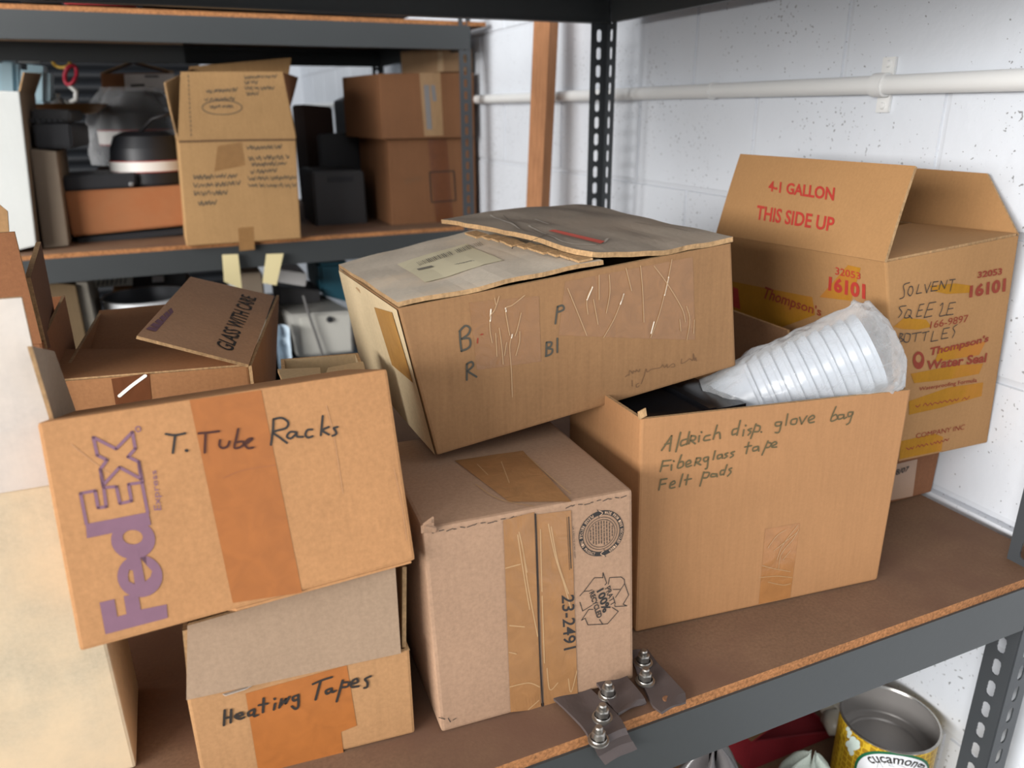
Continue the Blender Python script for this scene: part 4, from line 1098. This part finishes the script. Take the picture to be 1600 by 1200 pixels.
for l in ([(200, 1010), (270, 1040), (340, 1075)], [(380, 1060), (460, 1100), (560, 1140), (690, 1150)], [(730, 1140), (748, 1120)], [(410, 1030), (470, 1052)]): F.stroke(mb, F.pts(M3, l), .003, 4, .0007)
o = mb.build('flap', ms, k.root); o['label'] = 'ragged grey flap lifted at its torn edge, thin red strip on it'
mb = MB()
rag = random.Random(9)
for i in range(12):
    q = l5.lerp(l7, i / 16) + V((-.002, 0, -.004)); mb.slab(lambda u, v, q=q, a=rag.uniform(-.004, .004): q + V((-.012 + .018 * u + a, .022 * v, -.003 - .004 * rag.random() * 0 + .002 * u)), 2, 2, .0025, 0, 0)
mb.build('torn_edge', EDGE, k.root)
k.flap([c[7] + V((0, .002, 0)), c[6] + V((0, .002, 0)), c[6].lerp(c[4], .42) + V((0, 0, -.012)), c[7].lerp(c[5], .42) + V((0, 0, -.02))], KB_TOP2)

# --- tan carton with red and yellow print by the wall
KT = cardboard('kraft_gallon', (196, 148, 98), .05, .03, .06)
Y0, Y1 = .68, 1.05
T4, T5, T6 = at(1384, 410, Y0), at(1593, 368, Y0), at(1120, 366, Y1)
B0_, B1_ = at(1404, 722, Y0), at(1543, 692, Y0)
T7 = T5 + V((.004, Y1 - Y0, -.01))
c = [B0_, B1_, B0_ + V((.012, Y1 - Y0, .012)), B1_ + V((-.002, Y1 - Y0, .0)), T4, T5, T6, T7]
zlow = min(q.z for q in c[:4])
k = Carton('printed_carton', 'tall tan carton with red print and yellow paint smears, against the white wall', c, KT, open_top=True)
THOM = c
f = k.F['front']; S1 = C(1380, 400, .26667); yel = k.slot(PAINT_YELLOW); red = k.slot(INK_RED_OLD); ink = k.slot(INK)
for pl in ([(270, 175), (420, 160), (510, 172), (505, 215), (370, 222), (290, 205)], [(60, 415), (120, 362), (250, 372), (282, 415), (200, 432), (110, 428)],
           [(160, 690), (420, 640), (585, 630), (560, 690), (400, 720), (180, 745)], [(150, 850), (380, 770), (585, 740), (575, 820), (330, 890), (150, 930)], [(100, 1085), (300, 1040), (350, 1060), (340, 1140), (95, 1190)], [(330, 540), (600, 500), (560, 580), (300, 620)]):
    f.poly(k.mb, [f.pts(S1, pl)], yel, .0004)
def txt(s, q, m=red, b=.01, crop=S1, F=f): F.ctext(k.mb, s, crop, q, m, b, .0009)
txt('32053', [(548, 130), (692, 108), (695, 68), (552, 92)], b=.03)
txt('16101', [(500, 245), (712, 208), (718, 125), (505, 172)], b=.045)
txt('166-9897', [(270, 425), (492, 385), (497, 342), (278, 382)], b=0)
txt("Thompson's", [(262, 600), (610, 512), (620, 458), (275, 535)], b=.03)
txt('Water Seal', [(245, 668), (598, 622), (608, 566), (255, 612)], b=.03)
txt('Waterproofing Formula', [(205, 795), (545, 745), (545, 712), (210, 768)], b=.01)
txt('COMPANY INC', [(190, 1068), (470, 1015), (478, 985), (190, 1040)], b=0)
for i, (a, b) in enumerate((((190, 880), (500, 830)), ((135, 1132), (385, 1075)))): f.squiggle(k.mb, S1, a, b, 14, 22, .0014, red, i + 7)
f.poly(k.mb, [f.pts(S1, ell(205, 610, 34, 52, 20)), f.pts(S1, ell(205, 600, 18, 24, 14))], red, .0008)
f.strokes(k.mb, S1, [[(150, 155), (115, 170), (120, 210), (115, 240), (92, 250)], [(150, 180), (140, 215), (155, 232), (170, 205), (165, 178), (150, 180)], [(205, 165), (190, 220)], [(190, 220), (220, 214)], [(240, 165), (250, 215)], [(250, 215), (275, 152)], [(290, 152), (275, 205)], [(275, 205), (312, 200)], [(290, 152), (318, 148)], [(283, 178), (308, 175)],
    [(322, 195), (335, 145)], [(335, 145), (355, 190)], [(355, 190), (372, 140)], [(385, 140), (418, 135)], [(404, 138), (388, 205)], [(130, 290), (90, 300), (105, 330), (85, 360)], [(135, 320), (120, 360), (150, 355), (160, 320), (138, 312)], [(145, 345), (165, 365)],
    [(210, 285), (190, 355)], [(190, 355), (220, 350)], [(210, 285), (235, 280)], [(200, 320), (225, 315)], [(265, 275), (235, 360)], [(235, 360), (280, 350)], [(265, 275), (305, 268)], [(255, 315), (285, 310)], [(330, 290), (345, 275), (340, 310), (325, 350), (360, 345)], [(385, 275), (365, 345)], [(365, 345), (405, 340)], [(385, 275), (420, 270)], [(378, 310), (405, 305)],
    [(95, 452), (88, 505)], [(95, 452), (112, 458), (98, 478), (115, 490), (90, 505)], [(125, 455), (118, 498), (145, 500), (155, 460), (130, 452)], [(165, 455), (220, 445)], [(192, 450), (182, 500)], [(225, 450), (265, 440)], [(248, 445), (235, 495)], [(290, 440), (275, 500)], [(275, 500), (315, 492)], [(350, 425), (335, 485)], [(335, 485), (375, 478)], [(350, 425), (385, 418)], [(343, 455), (370, 450)], [(430, 400), (405, 420), (415, 445), (400, 478)]], .0013, ink, .0012)
g = k.F['left']; S2 = C(1120, 240, .23341); red2 = k.slot(INK_RED)
for pl in ([(105, 855), (330, 900), (640, 960), (660, 1080), (420, 1168), (110, 1045)], [(880, 745), (965, 765), (900, 985), (690, 960)]): g.poly(k.mb, [g.pts(S2, pl)], yel, .0004)
g.ctext(k.mb, '16101', S2, [(748, 915), (998, 976), (998, 870), (755, 818)], red2, .045, .0009)
g.ctext(k.mb, '32053', S2, [(795, 808), (965, 842), (965, 797), (798, 757)], red2, .01, .0009)
g.ctext(k.mb, "Thompson's", S2, [(295, 985), (700, 1105), (705, 1030), (330, 885)], red, .015, .0009)
g.poly(k.mb, [g.pts(S2, [(112, 890), (145, 905), (160, 1040), (112, 1025)])], red2, .0009)
k.finish()
def print_flap(mb, F1, F2, ms):
    ms.append(INK_RED)
    for F in (F1,):
        F.ctext(mb, '4-1 GALLON', S2, [(345, 252), (785, 318), (795, 228), (352, 182)], 2, .03, .0008)
        F.ctext(mb, 'THIS SIDE UP', S2, [(262, 442), (780, 525), (795, 428), (275, 345)], 2, .024, .0008)
tipA, tipB = at(1155, 240, 1.055), at(1428, 259, .70)
k.flap([c[6], c[4], tipB, tipA], deco=print_flap, curl=-.004, label='raised flap reading 4-1 GALLON THIS SIDE UP')
wf = WX - .012
k.flap([c[5] + V((.004, .004, 0)), c[7], V((wf - .001, c[7].y, c[7].z + .085)), V((wf - .001, c[5].y + .075, c[5].z + .075))], label='raised flap leaning on the wall')
k.flap([c[4] + V((.004, .002, .001)), c[5] + V((-.004, .002, .001)), c[5] + V((-.012, .16, -.004)), c[4] + V((.02, .16, -.006))], label='front flap folded flat')

# --- carton underneath, taped, half hidden
KL = cardboard('kraft_underneath', (160, 108, 76), .08, .04)
zt = zlow - .002
q0, q1 = V((.85, .745, ZD)), at(1464, 757, .745)
q1 = V((min(q1.x, WX - .012), .745, ZD))
c = [q0, q1, V((.85, 1.09, ZD)), V((q1.x, 1.09, ZD)), V((.845, .745, zt)), V((q1.x + .002, .745, zt)), V((.845, 1.09, zt)), V((q1.x + .002, 1.09, zt))]
k = Carton('carton', 'brown carton under the tall printed carton, white date tape on its corner', c, KL, open_top=False); f = k.F['front']
k.finish()
def date(mb, f, ms):
    ms.append(INK); f.ctext(mb, '8/07', C(1370, 680, .1583), [(180, 395), (300, 352), (318, 300), (190, 335)], 1, .015, .0012)
k.tape('front', [(130, 642), (352, 600), (400, 235), (190, 285)], simple('pale_paper_tape', (172, 142, 120), .5), C(1370, 680, .1583), extra=date, name='paper_tape', label='pale paper tape with handwritten date')
xw = .808
a, b, cc, d = atx(1143, 483, xw), atx(1232, 516, xw), V((xw + .03, .835, zt)), V((xw + .03, 1.06, zt))
k.flap([d, cc, V((xw, .835, b.z)), V((xw, 1.06, a.z))], cardboard('kraft_inner', (170, 128, 94), .06, .03), label='upright side flap')

# --- tall pale carton at the far left front
KW = cardboard('kraft_pale', (226, 208, 178), .10, .03, .08, (214, 190, 156))
KW2 = cardboard('white_faced_board', (222, 214, 206), .07, .03, .05, (208, 196, 184))
xr, xl, yf = -.1035, -.37, .662
c = [V((xl, yf, ZD)), V((xr, yf, ZD)), V((xl, .78, ZD)), V((xr, .78, ZD)), V((xl, yf - .004, 1.218)), V((xr - .003, yf - .004, 1.218)), V((xl, .78, 1.218)), V((xr - .003, .78, 1.218))]
k = Carton('tall_carton', 'tall pale carton at the left edge with its greyish front flap raised', c, KW, open_top=True, th=.005); k.finish()
tr = at(28, 465, yf - .006)
k.flap([c[4], V((xr - .006, yf - .004, 1.218)), V((xr - .006, yf - .006, tr.z)), V((xl, yf - .006, tr.z + .004))], KW2, wave=.003, label='raised greyish white front flap')
xs_ = xr - .003
k.flap([V((xs_, yf + .004, 1.218)), V((xs_ + .001, yf + .11, 1.218)), atx(82, 549, xs_ + .004), atx(46, 541, xs_ + .001)], cardboard('kraft_side_flap', (168, 148, 128), .06, .03), th=.003, label='low side flap')

# --- brown carton behind it
KI = cardboard('kraft_brown_left', (172, 116, 78), .08, .04)
e = at(24, 361, .99); h_ = at(66, 535, .99); xr2 = h_.x
c = [V((-.45, .99, ZD)), V((xr2, .99, ZD)), V((-.45, 1.25, ZD)), V((xr2, 1.25, ZD)), V((-.45, .988, h_.z)), V((xr2, .988, h_.z)), V((-.45, 1.25, h_.z)), V((xr2, 1.25, h_.z))]
k = Carton('carton', 'brown carton behind the tall pale carton, narrow open flap on its right', c, KI, open_top=True); k.finish()
g0, g1, g2, g3 = at(70, 545, 1.0), at(92, 540, 1.2), at(60, 378, 1.2), at(43, 434, 1.0)
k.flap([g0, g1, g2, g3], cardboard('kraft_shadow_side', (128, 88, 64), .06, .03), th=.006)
k.flap([c[4], c[5], V((e.x, .985, e.z)), V((-.45, .985, e.z))])
k.flap([V((at(6, 400, 1.25).x, 1.25, h_.z)), c[6], at(-60, 270, 1.28), at(12, 330, 1.27)], cardboard('kraft_back_flap', (214, 168, 118), .06, .03))

# --- carton with GLASS WITH CARE flap
KG = cardboard('kraft_glass', (184, 130, 86), .08, .04)
Z = 1.2
t4, t5, t6 = atz(88, 597, Z), atz(388, 572, Z), atz(155, 487, Z)
t7 = V((t5.x + .045, t6.y, Z))
dn = lambda q: V((q.x, q.y, ZD))
c = [dn(t4), dn(t5), dn(t6), dn(t7), t4, t5, t6, t7]
k = Carton('open_carton', 'brown carton behind the courier carton, flap printed GLASS WITH CARE', c, KG, open_top=True)
f = k.F['front']; k.slot(INK_PRINT)
f.strokes(k.mb, C(0, 300, 1 / 3), [[(297, 978), (300, 955)], [(300, 955), (308, 970)], [(308, 970), (316, 953)], [(316, 953), (316, 978)]], .0016, k.slot(INK_PRINT))
k.finish()
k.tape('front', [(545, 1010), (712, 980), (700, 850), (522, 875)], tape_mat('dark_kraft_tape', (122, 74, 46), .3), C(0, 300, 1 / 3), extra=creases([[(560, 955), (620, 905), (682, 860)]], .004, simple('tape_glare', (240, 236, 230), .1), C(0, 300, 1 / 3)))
k.flap([c[4] + V((.004, .003, 0)), c[5] + V((-.004, .003, 0)), atz(383, 546, Z - .004), atz(95, 548, Z - .004)], label='front flap folded flat')
k.flap([c[7], c[6], c[6] + V((-.012, -.33, -.05)), c[7] + V((-.05, -.33, -.05))], KG)
def glass(mb, F1, F2, ms):
    ms += [INK_PRINT, INK_PURPLE]; q = C(200, 420, .18328); F = F1
    F.ctext(mb, 'GLASS WITH CARE', q, [(888, 716), (1098, 255), (968, 218), (745, 655)], 2, .012, .0009)
    for i in range(6):
        F.poly(mb, [F.pts(q, [(150 + i * 38, 520 - i * 32), (178 + i * 38, 496 - i * 32), (262 + i * 25, 512 - i * 28), (236 + i * 25, 540 - i * 28)])], 3, .0009)
h0, h1 = c[5], c[7]
k.flap([h0, at(428, 464, 1.3), at(297, 434, 1.26), at(213, 527, .97)], cardboard('kraft_glass_flap', (228, 180, 142), .08, .04), deco=glass, label='raised flap printed GLASS WITH CARE')
# a right-hand panel that rises to the flap's far hinge
mb = MB(); mb.slab(bil(t5 + V((.001, .0, -.29)), t7 + V((.001, 0, -.29)), at(434, 461, 1.3), t5 + V((.002, 0, 0))), 4, 4, .004, 0, 1); mb.build('side_panel', [KG, EDGE], k.root)

# --- small open carton in the gap
KS = cardboard('kraft_gap', (200, 172, 132), .06, .03)
c = from_front((441, 596), (572, 584), (570, 700), (445, 700), .845, .085, .01, zb=ZD)
k = Carton('small_carton', 'small tan open carton in the gap behind the courier carton', c, KS, open_top=True); k.finish()
k.flap([c[4], c[4].lerp(c[5], .45), c[4].lerp(c[5], .5) + V((0, .03, .001)), c[4] + V((0, .035, .002))], KS); k.flap([c[4].lerp(c[5], .5), c[5], c[5] + V((.004, .03, .004)), c[4].lerp(c[5], .6) + V((0, .03, .0))], KS)

# ------------------------------------------------------------------ rubber straps with bolts on the shelf edge
RUB = simple('dark_rubber_strap', (74, 64, 62), .55, bump=.3, bscale=60, var=.12, vscale=30)
NUT = simple('zinc_nut', (150, 146, 140), .32, .9, bump=.1, bscale=200)
def strap(label, rows, bolts, hole=None):
    P = [(atz(*l, ZD + h) if y is None else at(*l, y), atz(*r, ZD + h) if y is None else at(*r, y)) for l, r, h, y in rows]
    t = thing('bolted_strap', label, 'strap', (P[0][0] + P[0][1]) / 2)
    def fn(u, v):
        k_ = v * (len(P) - 1); i = min(int(k_), len(P) - 2); w = k_ - i
        a = P[i][0].lerp(P[i + 1][0], w); b = P[i][1].lerp(P[i + 1][1], w)
        return a.lerp(b, u) + V((0, 0, .0015 * math.sin(u * 5 + v * 6)))
    m = MB(); m.slab(fn, 10, 16, .003, 0, 0); m.build('strap', RUB, t)
    for bx_, by_ in bolts:
        p = atz(bx_, by_, ZD + .004); p = V((p.x, p.y, ZD + .0028))
        m = MB(); m.lathe([(.0042, .0), (.0042, .0165), (.0032, .0178), (0, .018)], p, 14); bo = m.build('bolt', NUT, t)
        m = MB(); m.lathe([(0, 0), (.0105, 0), (.0108, .001), (.0105, .0022), (.0085, .0026), (.0085, .0036), (.008, .0044)], p, 24); m.build('washer', NUT, bo)
        m = MB(); m.lathe([(.0042, .0042), (.0073, .0044), (.0075, .005), (.0073, .0108), (.006, .012), (.0042, .012)], p, 6); m.build('nut', NUT, bo)
    if hole:
        p = atz(*hole, ZD + .004); m = MB(); m.lathe([(.0055, 0), (.0042, .0006), (0, .0004)], V((p.x, p.y, ZD + .0046)), 16); m.build('eyelet', simple('rust_brown', (120, 82, 56), .6), t)
strap('dark rubber strap hanging over the shelf edge with two bolts', [((838, 1072), (902, 1056), .002, None), ((874, 1102), (930, 1084), .002, None), ((912, 1140), (968, 1122), .003, None), ((926, 1163), (980, 1145), .004, None), ((934, 1178), (987, 1156), 0, .516), ((945, 1194), (995, 1168), 0, .512)], [(935, 1156), (941, 1121)])
strap('dark rubber strap with one bolt, partly under the sealed carton', [((922, 1058), (975, 1048), .0055, None), ((938, 1078), (985, 1066), .0055, None), ((958, 1108), (1006, 1092), .005, None), ((966, 1116), (1010, 1098), .004, None)], [(950, 1086)])
strap('dark rubber strap with a hole near its tip and two bolts', [((982, 1020), (1012, 1014), .002, None), ((994, 1050), (1030, 1040), .002, None), ((1010, 1084), (1056, 1070), .003, None), ((1020, 1102), (1070, 1084), .003, None), ((1034, 1114), (1072, 1096), .003, None)], [(1005, 1035), (1008, 1064)], (1043, 1093))

# ------------------------------------------------------------------ under the shelf
ZS = .3835
tp = at(1390, 1121, .68); cb = V((tp.x, tp.y, ZS)); H = tp.z - ZS; r = .0755
t = thing('honey_can', 'large empty gold honey can under the front shelf by the post', 'can', cb)
GOLD = simple('gold_litho', (206, 168, 40), .35, .1)
def honeycomb():
    m = GOLD; nt = m.node_tree; b = nt.nodes['Principled BSDF']
    tc = nt.nodes.new('ShaderNodeTexCoord'); v = nt.nodes.new('ShaderNodeTexVoronoi'); v.feature = 'DISTANCE_TO_EDGE'; v.inputs['Scale'].default_value = 90; v.inputs['Randomness'].default_value = .25
    nt.links.new(tc.outputs['Object'], v.inputs['Vector'])
    rp = nt.nodes.new('ShaderNodeValToRGB'); rp.color_ramp.elements[0].position = .06; rp.color_ramp.elements[1].position = .12
    rp.color_ramp.elements[0].color = lin((216, 180, 50)); rp.color_ramp.elements[1].color = lin((168, 128, 26))
    nt.links.new(v.outputs['Distance'], rp.inputs[0]); nt.links.new(rp.outputs[0], b.inputs['Base Color'])
honeycomb()
TIN = simple('tin_inside', (150, 146, 143), .38, .35, bump=.04, bscale=40)
m = MB(); m.lathe([(0, .002), (r - .002, .002), (r, .004), (r, H - .004)], cb, 72)
dirv = (CAM - cb); a_c = math.atan2(dirv.y, dirv.x)
Fc_ = Face(lambda u, v: cb + V((math.cos(a_c + (u - .5) * math.pi) * r, math.sin(a_c + (u - .5) * math.pi) * r, v * H)))
ms = [GOLD, simple('label_green', (22, 96, 62), .4), simple('label_white_paper', (226, 228, 232), .4), INK_PRINT, simple('pale_petal', (206, 220, 212), .5)]
uo, vo = Fc_.uv(1398, 1223)
WU, HV = r * math.pi, H
def oval(a, b, n=48): return [(uo + a * math.cos(2 * math.pi * q / n) / WU, vo + b * math.sin(2 * math.pi * q / n) / HV) for q in range(n)]
def disc(mb, a, b, mat, off):
    N = 48; R_ = 12
    for j in range(R_):
        k0, k1 = j / R_, (j + 1) / R_
        o0, o1 = oval(a * k0, b * k0, N), oval(a * k1, b * k1, N)
        for q in range(N):
            w = (q + 1) % N
            mb.add([Fc_.p(*o0[q], off), Fc_.p(*o1[q], off), Fc_.p(*o1[w], off), Fc_.p(*o0[w], off)], [(0, 1, 2, 3)], mat)
body_m = m; m = MB(); disc(m, .0625, .0605, 1, .0004); disc(m, .058, .056, 2, .0008)
vs, fs, _ = text_poly('cucamonga', .018)
def arc(x, y):
    ph = math.radians(-54 + 108 * x); rr = .0335 + .0175 * y
    return (uo + (rr + .004) * math.sin(ph) / WU * 1.06, vo + rr * math.cos(ph) / HV)
m.add([Fc_.p(*arc(x, y), .0012) for x, y in vs], fs, 3)
for pl in ([(565, 1030), (590, 960), (640, 1030)], [(600, 960), (690, 950), (760, 1000)], [(650, 990), (680, 945), (730, 1010)], [(810, 990), (870, 1010), (920, 1030)], [(700, 1000), (780, 1020)]): Fc_.stroke(m, Fc_.pts(C(1300, 1070, .125), pl), .0006, 3, .0012)
label_m = m; m = body_m
for x, y, s in ((205, 550, 26), (225, 600, 30), (215, 640, 24), (265, 690, 44), (310, 730, 44), (215, 740, 40), (240, 800, 40), (290, 770, 44), (325, 770, 30), (250, 850, 30)):
    Fc_.poly(m, [Fc_.pts(C(1300, 1070, .125), ell(x, y, s, s * 1.1, 14))], 4, .0008 + s * 1e-6)
bd = m.build('body', ms, t); label_m.build('label', ms, bd)
m = MB(); m.lathe([(r, H - .004), (r + .0022, H - .002), (r + .0022, H), (r - .001, H + .0008), (r - .0022, H - .002)], cb, 72); o = m.build('rim', simple('bright_tin', (190, 186, 180), .25, .9), t)
m = MB(); m.lathe([(r - .0022, H - .002), (r - .0025, H - .05), (r - .004, H - .053), (r - .012, H - .055), (r - .016, H - .055), (r - .018, H - .058), (0, H - .058)], cb, 72); o = m.build('inside', TIN, t); o['label'] = 'bare grey tin inside'
# red open tray with a cardboard flap
RED = cardboard('red_board', (150, 36, 46), .08, .02)
c = from_front((1174, 1160), (1310, 1142), (1310, 1260), (1176, 1260), .80, .16, -.02, zb=ZS + .001)
k = Carton('red_box', 'open red box under the front shelf behind the plastic bag', c, RED, open_top=True, rim=RED); k.finish()
k.flap([c[6], c[4], c[4] + V((.10, .015, .012)), c[6] + V((.10, 0, .012))], cardboard('kraft_lid', (140, 104, 72), .08, .04), label='brown cardboard flap')
# milky wrapped roll leaning between box and can
m = MB()
w0, w1 = at(1302, 1102, .83), at(1296, 1200, .80)
w1.z = max(w1.z, ZS + .03)
m.tube([w0.lerp(w1, i / 10) + V((.006 * math.sin(i * 2), .005 * math.cos(i), 0)) for i in range(11)], [.024 + .004 * math.sin(i * 1.7) for i in range(11)], 20)
tag(m.build('wrapped_roll', simple('milky_wrap', (196, 190, 176), .3, bump=.6, bscale=40)), 'milky plastic wrapped roll beside the honey can', 'roll')
def sack(center, rx, ry, h, seed, tie):
    m = MB(); cen = V(center)
    def fn(u, v):
        a = 2 * math.pi * u
        prof = math.sin(math.pi * min(1, v * 1.02) ** .75) ** .6 if v < .97 else .08
        w = 1 + .16 * noise.noise(V((math.cos(a) * 2.5 + seed, math.sin(a) * 2.5, v * 3))) + .07 * noise.noise(V((math.cos(a) * 8, math.sin(a) * 8 + seed, v * 9)))
        return cen + V((math.cos(a) * rx * prof * w, math.sin(a) * ry * prof * w, h * v * (1 + .08 * math.sin(5 * a) * v)))
    m.grid(fn, 64, 28, 0, True)
    return m
p = at(1262, 1235, .66); p.z = ZS + .002
ht = at(1262, 1158, .69).z - p.z
t = thing('plastic_bag', 'clear greenish plastic bag knotted on top, under the front shelf', 'plastic bag', p)
sack(p, .062, .06, ht, 1, True).build('bag', film('green_film', (196, 206, 196), .34, .2), t)
m = MB(); m.lathe([(0, 0), (.03, .006), (.04, .03), (.03, .055), (.012, .07), (0, .072)], p + V((0, 0, .004)), 24); o = m.build('contents', simple('pale_green_contents', (166, 186, 170), .5), t); o['label'] = 'pale green contents'
p = at(1110, 1215, .66); p.z = ZS + .002
ht = at(1150, 1118, .70).z - p.z
m = sack(p, .085, .07, ht, 5, False)
tag(m.build('plastic_sack', simple('grey_film_sack', (92, 88, 88), .28, bump=.8, bscale=45)), 'grey crumpled plastic sack under the front shelf, left of the red box', 'plastic sack')
